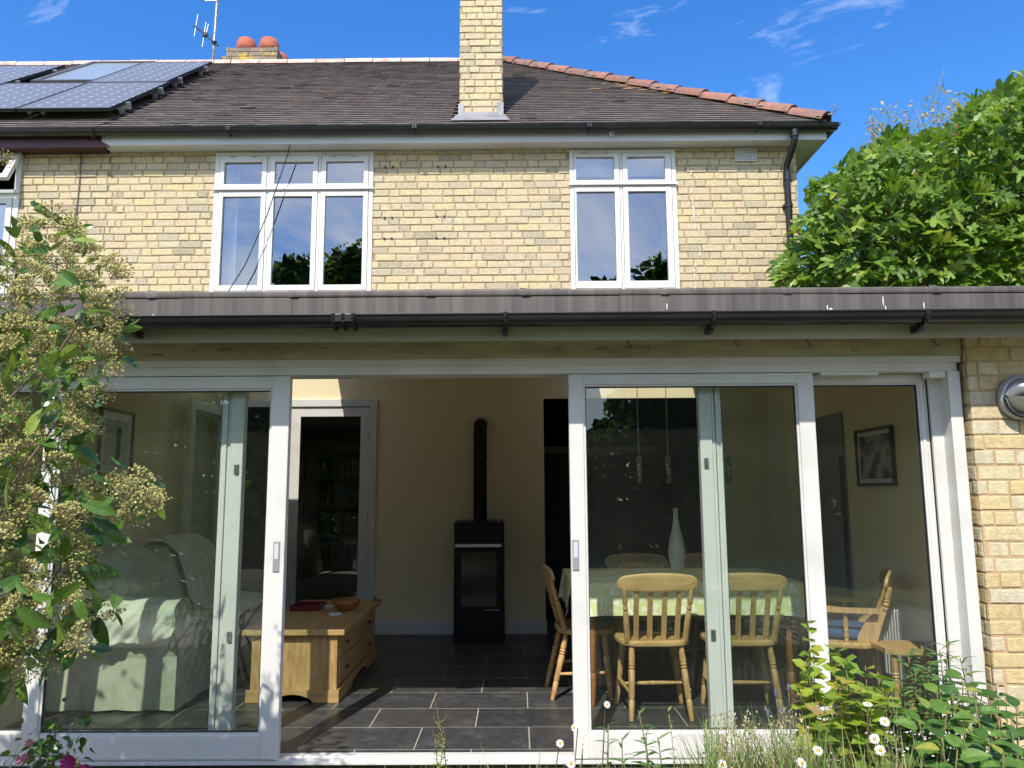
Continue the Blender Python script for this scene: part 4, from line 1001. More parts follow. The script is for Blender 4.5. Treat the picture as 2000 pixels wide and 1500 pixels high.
# sofa along the left wall
So = empty('sofa', (-2.65, 2.0, 0), 'cream slipcovered sofa with rolled arms along the left wall', 'sofa')
sx0, sx1, sy0, sy1 = -3.08, -2.21, .96, 3.10
mb = MB()
def skirt(u, v):
    per = [(sx1, sy0), (sx1, sy1), (sx0, sy1), (sx0, sy0), (sx1, sy0)]
    seg = min(int(u * 4), 3); t_ = u * 4 - seg; p = np.array(per[seg]) * (1 - t_) + np.array(per[seg + 1]) * t_
    amp = .014 * (1 - v) * math.sin(u * 90) + .004 * math.sin(u * 230) * (1 - v); nx = (p - np.array([(sx0 + sx1) / 2, (sy0 + sy1) / 2])); nx /= np.linalg.norm(nx)
    return (p[0] + nx[0] * (amp + .015 * (1 - v)), p[1] + nx[1] * (amp + .015 * (1 - v)), .02 + .33 * v)
mb.grid(160, 3, skirt); mb.box(sx0 + .01, sx1 - .012, sy0 + .01, sy1 - .01, .05, .345); mb.build('skirt', M_fabric, So, smooth=False, fix=False)
def arm(yc, sgn, name):
    f = MB(); pr = []
    for k in range(15):
        a = math.pi * (-.28 + 1.36 * k / 14); pr.append((yc - sgn * .02 + sgn * -.125 * math.cos(a) * 1.0, .572 + .122 * math.sin(a)))
    if sgn > 0: pr = [(yc - .06, .30)] + pr + [(yc + .13, .30)]
    else: pr = [(yc + .06, .30)] + pr + [(yc - .13, .30)]
    def fn(u, v):
        i = v * (len(pr) - 1); k = min(int(i), len(pr) - 2); t_ = i - k
        p = np.array(pr[k]) * (1 - t_) + np.array(pr[k + 1]) * t_
        puff = .012 * math.sin(u * math.pi) + .006 * math.sin(u * 17 + p[1] * 20)
        return (sx0 + (sx1 - .02 - sx0) * u, p[0] - sgn * puff * .4, p[1] + puff * .5)
    f.grid(24, 48, fn); b = len(f.v); f.prism(pr, 'x', sx1 - .021, sx1 - .005); 
    return autosmooth(f.build(name, M_fabric, So, fix=True), 50)
arm(1.03, 1, 'arm'); arm(3.0, -1, 'arm')
for y0, y1 in ((1.16, 2.02), (2.03, 2.88)): MB().super((-2.62, (y0 + y1) / 2, .41), (.43, (y1 - y0) / 2, .095), .3, 36, 16).build('seat_cushion', M_fabric, So, smooth=True)
MB().super((-2.98, 2.02, .52), (.11, 1.0, .32), .35, 32, 16).build('backrest', M_fabric, So, smooth=True)
for yc, ang in ((1.52, .18), (2.32, .22)):
    def sq(x, y, z, ang=ang): x2 = x - .25 * z + .01 * math.sin(y * 20); return (x2 * 1.0, y * (1 - .15 * (z > 0) * (z / .3) ** 2), z + .02 * math.sin(y * 6 + ang * 9))
    MB().super((-2.83, yc, .73), (.13, .40, .28), .5, 36, 20, squash=sq).build('back_cushion', M_fabric, So, smooth=True)
# throw over the far cushion and seat
def throw(u, v):
    # v: from behind the back over the cushion to the seat
    path = [(-3.0, .95), (-2.93, 1.02), (-2.82, 1.02), (-2.70, .93), (-2.63, .75), (-2.585, .60), (-2.52, .525), (-2.36, .52), (-2.22, .50), (-2.17, .44)]
    i = v * (len(path) - 1); k = min(int(i), len(path) - 2); t_ = i - k; p = np.array(path[k]) * (1 - t_) + np.array(path[k + 1]) * t_
    y = 1.98 + .72 * u + .06 * v * math.sin(v * 4); fold = .012 * math.sin(u * 31 + v * 5) + .008 * math.sin(u * 67 - v * 3)
    return (p[0] + fold * .8, y, p[1] + fold + .012 - .03 * max(0, abs(u - .5) - .35) * 4)
f = MB(); f.grid(48, 36, throw); o = f.build('throw_blanket', M_throw, smooth=True, loc=(-2.7, 2.3, .5), fix=False); tag(o, 'ivory throw draped over the far end of the sofa', 'throw')
sm = o.modifiers.new('thick', 'SOLIDIFY'); sm.thickness = .012
def cover(u, v):
    x = -3.02 + .815 * u; a = math.pi * (1.05 - 1.35 * v) if v < .8 else None
    hem = .475 - .10 * (1 - u) + .012 * math.sin(u * 14)
    if v < .62: q = v / .62; g_ = math.pi * (.12 + .80 * q); y = 1.012 + .137 * math.cos(g_); z = .578 + .136 * math.sin(g_)
    else: q = (v - .62) / .38; y = 1.012 - .137 * math.cos(math.pi * .08) - .012 * q; z = .612 * (1 - q) + hem * q
    wr = .006 * math.sin(u * 23 + v * 9) + .007 * math.sin(u * 9 - v * 14) + .004 * math.sin(u * 61 + v * 31) * v
    return (x, y - wr * (1 + v), z + wr * (1 - v))
f = MB(); f.grid(60, 40, cover); o = f.build('arm_cover', M_throw, smooth=True, loc=(-2.6, .95, .5), fix=False); tag(o, 'loose wrinkled cover over the near arm of the sofa', 'cover')
sm = o.modifiers.new('thick', 'SOLIDIFY'); sm.thickness = .008; sm.offset = 1
f = MB(); rd = random.Random(12)
for i in range(40):
    a = rd.uniform(0, 6.28); r_ = rd.uniform(.02, .11); f.tube([(-2.30 + rd.uniform(-.05, .05), 1.30 + rd.uniform(-.06, .06), .515), (-2.28 + r_ * math.cos(a), 1.30 + r_ * math.sin(a), .52 + rd.uniform(0, .02)), (-2.26 + r_ * 1.4 * math.cos(a), 1.30 + r_ * 1.4 * math.sin(a), .508)], .005, 4)
f.super((-2.31, 1.30, .512), (.08, .09, .016), .8, 14, 8)
tag(f.build('fringed_cloth', M_throw, loc=(-2.3, 1.3, .5)), 'crumpled fringed cloth on the front of the sofa seat', 'cloth')
AC = empty('armchair', (-2.05, 4.1, 0), 'cream draped armchair in the dark back room', 'armchair')
MB().super((-2.35, 4.35, .62), (.16, .36, .42), .4, 24, 16, squash=lambda x, y, z: (x - .12 * z, y, z)).build('back', M_fabric, AC, smooth=True)
MB().super((-2.05, 4.35, .28), (.36, .40, .24), .35, 24, 14).build('seat', M_fabric, AC, smooth=True)

# farmhouse chairs
def leg_prof(L, r):
    return [(r * .62, 0), (r * .8, L * .08), (r * .95, L * .26), (r * .75, L * .28), (r, L * .30), (r * .95, L * .5), (r * 1.05, L * .66), (r * .8, L * .68), (r * 1.12, L * .70), (r * .8, L * .72), (r * 1.12, L * .74), (r * .85, L * .76), (r * 1.05, L * .8), (r * .8, L)]
def turned(mb, p0, p1, r, n=12, prof=None):
    p0 = np.array(p0, float); p1 = np.array(p1, float); L = np.linalg.norm(p1 - p0); mb.lathe((prof or leg_prof)(L, r), p0, n, axis=p1 - p0); return mb
def post_prof(L, r):
    return [(r * .95, 0), (r * 1.05, L * .3), (r * .9, L * .55), (r * .6, L * .58), (r * 1.0, L * .62), (r * .6, L * .66), (r * .85, L * .72), (r * .95, L * .78), (r * .6, L * .86), (r * .85, L * .9), (r * .6, L * .94), (r * .7, L)]
def spindle_prof(L, r):
    return [(r * .7, 0), (r * .9, L * .1), (r * .6, L * .14), (r * 1.15, L * .25), (r * .65, L * .34), (r * 1.0, L * .42), (r * .7, L * .46), (r * 1.1, L * .62), (r * .7, L * .9), (r * .8, L * .94), (r * .6, L)]
def make_chair(label, carver=False):
    t = empty('dining_chair', (0, 0, 0), label, 'chair', 'farmhouse chairs around the dining table')
    sw = .235 if not carver else .265
    o = []
    for k in range(28):
        a = 2 * math.pi * k / 28; x = math.copysign(abs(math.cos(a)) ** .55, math.cos(a)); y = math.copysign(abs(math.sin(a)) ** .6, math.sin(a))
        o.append((x * (sw - .012 + .022 * (y + 1) / 2), .005 + y * .20))
    f = MB(); f.prism(o, 'z', .425, .462); s = f.build('seat', M_pinex, t)
    bv = s.modifiers.new('round', 'BEVEL'); bv.width = .012; bv.segments = 3; bv.limit_method = 'ANGLE'
    for (x0, y0, x1, y1, nm) in ((-.185, -.245, -.155, -.14, 0), (.185, -.245, .155, -.14, 0), (-.215, .15, -.165, .12, 1), (.215, .15, .165, .12, 1)):
        f = MB(); turned(f, (x0, y0, .001), (x1, y1, .427), .0205, 14); autosmooth(f.build('leg', M_pine, t), 40)
    for sx in (-1, 1): autosmooth(MB().lathe([(.010, 0), (.014, .17), (.010, .335)], (sx * .192, -.19, .17), 10, axis=(sx * .012, .33, .005)).build('stretcher', M_pine, t), 50)
    autosmooth(MB().lathe([(.009, 0), (.014, .19), (.009, .38)], (-.19, -.02, .172), 10, axis=(1, 0, 0)).build('stretcher', M_pine, t), 50)
    # backrest: crest rail, four flat slats, two turned posts
    def crest(u, v):
        x = (u * 2 - 1) * .257; e = abs(u * 2 - 1); bow = -.272 + .035 * e * e
        top = .888 - .028 * e ** 2.2 - (.03 * max(0, (e - .9) / .1)) ; bot = .775 - .004 * (1 - e * e) + .028 * max(0, (e - .85) / .15)
        a = 2 * math.pi * v; th = .011; yy = math.copysign(abs(math.cos(a)) ** .5, math.cos(a)) * th; zz = math.copysign(abs(math.sin(a)) ** .45, math.sin(a))
        return (x, bow + yy + (zz * -.006), (top + bot) / 2 + zz * (top - bot) / 2)
    f = MB(); f.grid(26, 20, crest); nu, nv = 26, 20
    f.f.append(tuple(range(0, nv))); f.f.append(tuple(nu * (nv + 1) + j for j in range(nv)))
    f.build('crest_rail', M_pinex, t, smooth=True)
    for x in (-.128, -.044, .044, .128):
        f = MB(); pts = []
        for k in range(7):
            q = k / 6; z = .455 + .335 * q; y = -.15 - .085 * q - .022 * math.sin(q * math.pi) * 0 - .02 * q * q; pts.append((x * (1 + .06 * q), y, z))
        for a, b in zip(pts[:-1], pts[1:]):
            f.hexa([(a[0] - .016, a[1] - .006, a[2]), (a[0] + .016, a[1] - .006, a[2]), (a[0] + .016, a[1] + .006, a[2]), (a[0] - .016, a[1] + .006, a[2]), (b[0] - .016, b[1] - .006, b[2]), (b[0] + .016, b[1] - .006, b[2]), (b[0] + .016, b[1] + .006, b[2]), (b[0] - .016, b[1] + .006, b[2])])
        f.build('slat', M_pine, t)
    for sx in (-1, 1):
        if carver:
            f = MB(); f.prism([(-.17, .455), (-.06, .455), (-.065, .50), (-.12, .60), (-.17, .64), (-.225, .70), (-.255, .80), (-.275, .80), (-.255, .7), (-.215, .6)], 'x', sx * .205 - .013, sx * .205 + .013); f.lathe(spindle_prof(.14, .017), (sx * .215, -.225, .66), 12, axis=(0, -.25, 1)); autosmooth(f.build('back_post', M_pine, t), 40)
        else:
            f = MB(); turned(f, (sx * .182, -.15, .455), (sx * .212, -.25, .795), .019, 12, post_prof); autosmooth(f.build('back_post', M_pine, t), 40)
    if carver:
        for sx in (-1, 1):
            f = MB(); pr = [(-.19, .645), (-.19, .672), (.0, .668), (.14, .678), (.19, .672), (.20, .655), (.17, .642), (0, .64)]
            f.prism(pr, 'x', sx * .245 - .024, sx * .245 + .028); autosmooth(f.build('armrest', M_pine, t), 40)
            for y in (.0, .12): autosmooth(MB().lathe(spindle_prof(.185, .016), (sx * .235, y, .458), 12).build('arm_spindle', M_pine, t), 50)
    return t
ch = make_chair('pine slat back chair with its back to the doors, left of the narrow glass stile')
def place(o, x, y, rz, label=None):
    o.location = (x, y, 0); o.rotation_euler = (0, 0, R(rz))
    if label: o['label'] = label
    return o
place(ch, .868, .985, 1.5)
place(copy_tree(ch), 1.432, .985, -1, 'pine slat back chair with its back to the doors, right of the narrow glass stile')
place(copy_tree(ch), .46, 1.43, -86, 'pine chair side on at the open end of the table, half behind the door edge')
place(copy_tree(ch), .97, 1.99, 180, 'pine chair on the far side of the table, left of the pale vase')
place(copy_tree(ch), 1.53, 1.99, 181, 'pine chair on the far side of the table, right of the pale vase')
cv = make_chair('pine carver chair with armrests at the right end of the table', carver=True)
place(cv, 2.12, .96, 68)
cu = MB(); cu.super((0, 0, 0), (.2, .19, .035), .45, 24, 12); cu = cu.build('seat_cushion', M_blue, smooth=True); cu.location = (2.10, .97, .50); cu.rotation_euler = (0, 0, R(68)); tag(cu, 'blue seat cushion on the carver chair', 'cushion')

# table under a printed cloth
T = empty('dining_table', (1.13, 1.72, 0), 'wooden dining table hidden under a green cloth', 'table')
MB().box(.38, 1.84, 1.01, 1.935, .755, .785, .004).build('tabletop', M_pinex, T)
for x in (.48, 1.80):
    for y in (1.08, 1.87): f = MB(); f.lathe(leg_prof(.75, .035), (x, y, .003), 14); autosmooth(f.build('leg', M_bowl, T), 40)
f = MB(); tx0, tx1, ty0, ty1, tz = .352, 1.87, .985, 1.96, .795
f.grid(20, 12, lambda u, v: (tx0 + (tx1 - tx0) * u, ty0 + (ty1 - ty0) * v, tz))
def drop(u, v):
    per = [(tx0, ty0), (tx1, ty0), (tx1, ty1), (tx0, ty1), (tx0, ty0)]; ln = [tx1 - tx0, ty1 - ty0, tx1 - tx0, ty1 - ty0]; s = u * sum(ln); k = 0
    while k < 3 and s > ln[k]: s -= ln[k]; k += 1
    t_ = min(1, s / ln[k]); p = np.array(per[k]) * (1 - t_) + np.array(per[k + 1]) * t_; n_ = [(0, -1), (1, 0), (0, 1), (-1, 0)][k]
    corner = math.exp(-min(t_, 1 - t_) * ln[k] / .08); o = v * (.012 + .006 * math.sin(s * 19 + k) + .03 * corner)
    return (p[0] + n_[0] * o, p[1] + n_[1] * o, tz - .205 * v - .015 * corner * v)
f.grid(180, 8, drop)
o = f.build('tablecloth', M_cloth, smooth=True, loc=(1.13, 1.72, .77)); tag(o, 'pale green fern print tablecloth hanging over the dining table', 'tablecloth')
f = MB(); f.lathe([(.035, 0), (.046, .02), (.062, .10), (.064, .15), (.052, .23), (.032, .31), (.02, .38), (.017, .44), (.02, .465), (.015, .465), (.012, .4)], (1.20, 1.72, tz + .002), 28)
tag(f.build('vase', M_vase, smooth=True, loc=(1.2, 1.72, tz)), 'tall slim pale bottle vase on the tablecloth', 'vase')
f = MB(); f.box(1.30, 1.46, 2.02, 2.10, tz + .002, tz + .10, .01); tag(f.build('dark_jug', M_navy, loc=(1.38, 2.06, tz)), 'dark box at the back of the table right of the vase', 'box') if False else None
# pendants
for x, lab in ((.915, 'slim glass pendant lamp hanging leftmost above the table'), (1.133, 'slim glass pendant lamp hanging in the middle above the table'), (1.583, 'slim pendant lamp hanging rightmost, beyond the narrow glass stile')):
    p = empty('pendant_lamp', (x, 1.6, 1.45), lab, 'pendant lamp', 'pendant lamps above the table')
    MB().tube([(x, 1.6, 1.64), (x, 1.6, zc(1.6) + .01)], .003, 5).build('cord', M_alu, p)
    MB().lathe([(.021, 0), (.021, .19), (.017, .195), (.017, .004)], (x, 1.6, 1.45), 16).build('shade', glass('pendant_glass', (.72, .74, .7), .3), p, smooth=True)
    MB().lathe([(.012, 0), (.012, .06)], (x, 1.6, 1.585), 12).build('lampholder', M_steel, p)
# stool by the fixed pane
St = empty('wooden_stool', (2.30, .60, 0), 'small pine stool with clipped corners near the fixed pane', 'stool')
f = MB(); c = .05; f.prism([(2.16 + c, .46), (2.44 - c, .46), (2.44, .46 + c), (2.44, .76 - c), (2.44 - c, .76), (2.16 + c, .76), (2.16, .76 - c), (2.16, .46 + c)], 'z', .44, .468); f.build('top', M_pinex, St)
for x, y in ((2.21, .51), (2.39, .51), (2.21, .71), (2.39, .71)): f = MB(); turned(f, (x, y, .002), (x, y, .44), .02, 12); autosmooth(f.build('leg', M_pine, St), 40)
# radiator, pictures, thermostat
Ra = empty('radiator', (2.5, .95, .1), 'white panel radiator on the right wall behind the carver chair', 'radiator')
f = MB(); f.box(2.49, 2.545, .55, 1.25, .14, .64, .006)
for i in range(17): y = .58 + i * .04; f.box(2.480, 2.4905, y - .012, y + .012, .17, .61, .004)
f.build('panel', M_radw, Ra)
MB().box(2.485, 2.55, .548, 1.252, .6405, .652).build('grille', M_radw, Ra)
def picture(name, X, y0, y1, z0, z1, nrm, label, pm, fr, mount=.05):
    P = empty(name, (X, (y0 + y1) / 2, (z0 + z1) / 2), label, 'picture'); s = nrm; b = .02
    xs = lambda a, b_: (min(X + s * a, X + s * b_), max(X + s * a, X + s * b_))
    f = MB(); f.box(*xs(.001, .025), y0, y0 + b, z0, z1); f.box(*xs(.001, .025), y1 - b, y1, z0, z1); f.box(*xs(.001, .024), y0 + b, y1 - b, z1 - b, z1); f.box(*xs(.001, .024), y0 + b, y1 - b, z0, z0 + b); f.build('frame', fr, P)
    MB().box(*xs(.004, .010), y0 + b, y1 - b, z0 + b, z1 - b).build('mount', M_whitecer, P)
    MB().box(*xs(.0105, .012), y0 + b + mount, y1 - b - mount, z0 + b + mount, z1 - b - mount).build('print', pm, P)
    return P
picture('framed_picture', 2.559, 1.03, 1.60, 1.42, 1.83, -1, 'dark framed monochrome print on the right wall', print_mat('grey_print', (.35, .35, .32), (.05, .05, .05), 9, .42, .58), M_frame, .03)
P_ = picture('framed_picture', -3.119, 1.50, 2.0, 1.53, 2.04, 1, 'brown framed picture of a dark leaf shape on the left wall', mat('pale_print', (.5, .52, .5), .5), mat('brown_frame', (.14, .06, .03), .4), .06)
o = []
for k in range(16):
    a = 2 * math.pi * k / 16; o.append((1.78 + .055 * math.sin(a) * (1 + .5 * math.cos(a * 2)), 1.78 + .13 * math.cos(a)))
MB().prism(o, 'x', -3.1065, -3.1055).build('printed_leaf', mat('dark_ink', (.03, .04, .035), .6), P_)
f = MB(); f.box(2.54, 2.559, 2.80, 2.88, 1.42, 1.56, .004); tag(f.build('wall_plaque', M_whitecer, loc=(2.55, 2.84, 1.49)), 'small white plaque with a scroll shape on the far right wall', 'plaque')
f = MB(); f.box(2.0, 2.18, 3.645, 3.659, 1.36, 1.42, .003); tag(f.build('switch_plate', M_whitecer, loc=(2.1, 3.65, 1.39)), 'small white switch plate on the rear wall', 'switch')

# ------------------------------------------------------------------ planting
def stems(mb, base, tip, r0, r1, k=5, bend=.04):
    base = np.array(base, float); tip = np.array(tip, float); pts = []
    off = rng.normal(size=3) * bend
    for i in range(k + 1):
        t_ = i / k; pts.append(base * (1 - t_) + tip * t_ + off * math.sin(math.pi * t_))
    mb.tube(pts, list(np.linspace(r0, r1, k + 1)), 5); return pts

# fig tree behind the garden room
fig_rad = [(-150, .30), (-128, .50), (-108, .62), (-92, .60), (-78, .46), (-62, .62), (-48, .80), (-36, .78), (-22, .44), (-10, .84), (0, 1.08), (10, .84), (22, .44), (36, .78), (48, .80), (62, .62), (78, .46), (92, .60), (108, .62), (128, .50), (150, .30)]
figv, figf = lobed(fig_rad, .45, .34, .5)
FT = empty('fig_tree', (4.6, 3.0, -.14), 'big leafy fig tree spreading past the house corner above the flat roof', 'tree')
poly = [(1530, 580), (1522, 532), (1562, 462), (1570, 415), (1592, 385), (1590, 360), (1620, 348), (1668, 330), (1705, 290), (1745, 265), (1785, 285), (1835, 275), (1870, 245), (1905, 205), (1945, 185), (2010, 152), (2250, 110), (2400, 300), (2400, 600), (1530, 600)]
pts = []; dirs = []
for (x, y) in in_poly(poly, 7000):
    dep = 6.5 + rng.random() ** 1.4 * 2.4
    if x < 1640: dep = 6.85 + rng.random() * .9
    pts.append(pix(x, y, dep))
pts = np.array(pts); ctr = np.array((4.9, 3.6, 3.0))
od = pts - ctr; od /= np.linalg.norm(od, axis=1, keepdims=True)
d = od * .5 + rdirs(len(pts)) * .75 + np.array((-.1, -.35, -.15)); up = np.array((-.15, -.55, .8)) + rdirs(len(pts)) * .7
scat('crown', figv, figf, pts, frames(d, up), (.055 + .09 * rng.random(len(pts)) ** 1.3), M_fig, FT)
bk = np.array([pix(x, y, rng.uniform(8.6, 10.0)) for x, y in in_poly([(1640, 330), (1760, 290), (1900, 220), (2250, 120), (2400, 300), (2400, 600), (1620, 600)], 1500)]); nb = len(bk)
scat('inner_foliage', figv, figf, bk, frames(rdirs(nb), rdirs(nb, .8)), rng.uniform(.16, .26, nb), M_fig, FT)
lo = np.stack([rng.uniform(3.2, 6.4, 1100), rng.uniform(2.0, 5.0, 1100), rng.uniform(.5, 2.6, 1100)], 1); nb = len(lo)
scat('lower_foliage', figv, figf, lo, frames(rdirs(nb), rdirs(nb, .8)), rng.uniform(.10, .2, nb), M_fig, FT)
mb = MB(); base = np.array((4.7, 3.3, -.14))
lim = []
for k in range(9):
    tgt = pix(rng.uniform(1620, 2250), rng.uniform(300, 520), rng.uniform(7.0, 8.2)); p = stems(mb, base + np.array((rng.uniform(-.15, .15), rng.uniform(-.1, .1), 0)), tgt, .07, .02, 6, .12); lim += p[3:]
for k in range(170):
    tip = pts[rng.integers(len(pts))]; q = lim[rng.integers(len(lim))]
    b_ = tip + (ctr - tip) * .25; stems(mb, b_, tip, .012, .005, 4, .04)
mb.build('trunk', M_bark, FT, smooth=True)
# wispy shrub behind it
WS = empty('wispy_shrub', (3.9, 4.2, -.14), 'wispy pale shrub with dry seed heads poking above the fig tree', 'shrub')
mb = MB(); lp = []; rd = random.Random(5)
for k in range(34):
    x = rd.uniform(1700, 1890); yt = 222 - 45 * math.exp(-((x - 1835) / 45) ** 2) + rd.uniform(-10, 50)
    p = stems(mb, pix(x + 20, 340, 9.0), pix(x, yt, 9.0), .008, .003, 5, .08)
    for q in p[2:]:
        for j in range(2):
            e = q + rng.normal(size=3) * .10; mb.tube([q, e], [.003, .0015], 4); lp.append(e); lp.append((q + e) / 2)
mb.tube([(3.9, 4.2, -.14), pix(1800, 350, 9.0)], [.06, .03], 7)
mb.build('stems', M_wisp, WS)
lp = np.array(lp); lv, lf = leaf(1, .45, 3); scat('foliage', lv, lf, lp, frames(rdirs(len(lp)), rdirs(len(lp), .4)), rng.uniform(.03, .075, len(lp)), M_wisp, WS)

# flowering shrub close to the camera on the left
SH = empty('flowering_shrub', tuple(pix(60, 1500, 2.4) * np.array((1, 1, 0)) + np.array((0, 0, -.02))), 'tall glossy leaved shrub covered in faded flower heads before the sofa door', 'shrub')
polyS = [(-250, 520), (-60, 470), (15, 480), (40, 425), (75, 400), (140, 410), (172, 455), (180, 480), (228, 520), (243, 580), (255, 630), (225, 660), (245, 700), (215, 760), (185, 800), (180, 870), (200, 925), (262, 905), (310, 950), (300, 1000), (255, 1030), (205, 1010), (190, 1080), (150, 1130), (175, 1190), (225, 1185), (232, 1215), (170, 1225), (165, 1270), (100, 1300), (50, 1340), (-60, 1350), (-250, 1350)]
budv = []; budf = []; rd = random.Random(77)
octv = [(1, 0, 0), (-1, 0, 0), (0, 1, 0), (0, -1, 0), (0, 0, 1), (0, 0, -1)]; octf = [(0, 2, 4), (2, 1, 4), (1, 3, 4), (3, 0, 4), (2, 0, 5), (1, 2, 5), (3, 1, 5), (0, 3, 5)]
stv = MB()
for k in range(46):
    a = rd.uniform(0, 6.283); r_ = math.sqrt(rd.random()) * .5; h = .42 - .55 * r_ * r_ + rd.uniform(-.06, .06); p = (r_ * math.cos(a), h, r_ * math.sin(a)); s = rd.uniform(.032, .056)
    b = len(budv); budv += [(p[0] + s * v[0], p[1] + s * 1.25 * v[1], p[2] + s * v[2]) for v in octv]; budf += [tuple(i + b for i in f_) for f_ in octf]
    m_ = (p[0] * .45, h * .5, p[2] * .45); stv.tube([m_, p], .008, 3, cap=False)
    if k % 6 == 0: stv.tube([(0, 0, 0), m_], .012, 3, cap=False)
cl = []
for (x, y) in in_poly(polyS, 480):
    if 62 < x < 102 and 760 < y < 1260 and rng.random() < .75: continue
    cl.append(pix(x, y, rng.uniform(1.95, 2.8) if y < 800 else rng.uniform(2.0, 3.4)))
key = [pix(x, y, dd) for x, y, dd in ((105, 425, 2.3), (150, 445, 2.3), (60, 440, 2.4), (215, 545, 2.3), (235, 605, 2.3), (180, 560, 2.2), (230, 685, 2.3), (236, 592, 2.25), (232, 942, 2.15), (262, 958, 2.15), (288, 975, 2.15), (255, 1000, 2.15), (215, 950, 2.2), (8, 318, 2.2), (120, 640, 2.1), (60, 560, 2.1), (30, 640, 2.0), (90, 560, 2.15), (140, 590, 2.2), (190, 690, 2.1), (160, 735, 2.1), (60, 860, 2.2), (150, 870, 2.25), (225, 1185, 2.2), (160, 480, 2.3), (200, 620, 2.2), (232, 650, 2.3), (110, 480, 2.3), (130, 530, 2.3), (75, 500, 2.3))]
polyL = [(-60, 760), (175, 760), (195, 900), (190, 1080), (155, 1130), (180, 1200), (165, 1270), (95, 1310), (-60, 1340)]
for (x, y) in in_poly(polyL, 190):
    if 68 < x < 98 and rng.random() < .6: continue
    cl.append(pix(x, y, rng.uniform(2.0, 3.1)))
cl = np.array(key + sorted(cl, key=lambda q: q[1])); n = len(cl); cdirs = rdirs(n) * .75 + np.array((.1, -.45, .6)); FM = frames(cdirs, rdirs(n)); csz = rng.uniform(.055, .095, n)
hm = bpy.data.meshes.new('flower_head'); nb = len(budv)
hm.from_pydata([tuple(map(float, v)) for v in budv] + stv.v, [], budf + [tuple(i + nb for i in f_) for f_ in stv.f]); hm.materials.append(M_bud); hm.materials.append(M_redtwig)
hm.polygons.foreach_set('material_index', [0] * len(budf) + [1] * len(stv.f)); hm.update()
shl = OFF[SH.name]
for k in range(100):
    o = bpy.data.objects.new('flower_head', hm); COL.objects.link(o); o.parent = SH
    m4 = np.eye(4); m4[:3, :3] = FM[k] * csz[k]; m4[:3, 3] = cl[k] - shl; o.matrix_local = Matrix(m4.tolist())
tag(scat('flower_head', budv, budf, cl[100:], FM[100:], csz[100:], M_bud, SH), kind='stuff'); tag(scat('flower_stalk', stv.v, stv.f, cl[100:], FM[100:], csz[100:], M_redtwig, SH), kind='stuff')
lp = []
for (x, y) in in_poly(polyS, 1500):
    if 62 < x < 102 and 760 < y < 1260 and rng.random() < .72: continue
    if y < 620 and rng.random() < .35: continue
    lp.append(pix(x, y, rng.uniform(2.0, 3.0) if y < 800 else rng.uniform(2.0, 3.5)))
for (x, y) in ((60, 1155), (30, 1130), (80, 1100), (25, 1185), (190, 1200), (225, 1160), (95, 1190), (150, 730), (160, 560), (145, 560), (20, 1010), (75, 950)): lp.append(pix(x, y, 1.85))
lp = np.array(lp); n = len(lp); lv, lf = leaf(1, .40, 6, .12, .22, .48, .08); scat('leaves', lv, lf, lp, frames(rdirs(n) + np.array((.15, -.1, -.15)), rdirs(n, .7) + np.array((0, -.35, 0))), np.clip(rng.uniform(.04, .085, n) * (1 + (1.9 - lp[:, 2]).clip(0, 1) * .55), .03, .125), M_shrubleaf, SH)
# the part of the shrub that leans out of view and shades the left door
def outer(n, top):
    q = []
    while len(q) < n:
        y = rng.uniform(-2.4, -1.2); xm = -.69 * (y + 4.2) - .12
        q.append((rng.uniform(xm - 1.5, xm), y, rng.uniform(.5, 2.02) if rng.random() > top else rng.uniform(2.1, 3.0)))
    return np.array(q)
cs = outer(240, .06); n = len(cs)
tag(scat('outer_flower_heads', budv, budf, cs, frames(rdirs(n) + np.array((0, -.2, .7)), rdirs(n)), rng.uniform(.07, .11, n), M_bud, SH), kind='stuff')
cs = outer(700, .10)
while len(cs) < 1650:    # foliage whose shade falls on the foot of the left door
    t_ = rng.uniform(1.25, 2.4); q = np.array((rng.uniform(-2.75, -1.25), .06, rng.uniform(-.1, .22))) - SUN * t_
    if q[0] < -.69 * (q[1] + 4.2) - .12: cs = np.vstack([cs, q])
n = len(cs)
scat('outer_leaves', lv, lf, cs, frames(rdirs(n), rdirs(n, .7)), rng.uniform(.06, .12, n), M_shrubleaf, SH)
mb = MB(); b0 = np.array((-2.3, -1.75, -.02))
for k in range(22):
    tip = cl[rng.integers(len(cl))]; b_ = b0 + np.array((rng.uniform(-.5, .1), rng.uniform(-.2, .3), 0)); stems(mb, b_, tip - np.array((0, 0, .02)), .008, .003, 7, .10)
for k in range(12):
    tip = cs[rng.integers(len(cs))]; stems(mb, (rng.uniform(-2.6, -2.0), rng.uniform(-2, -1.6), -.02), tip, .012, .004, 6, .1)
mb.build('branches', M_bark, SH, smooth=True)

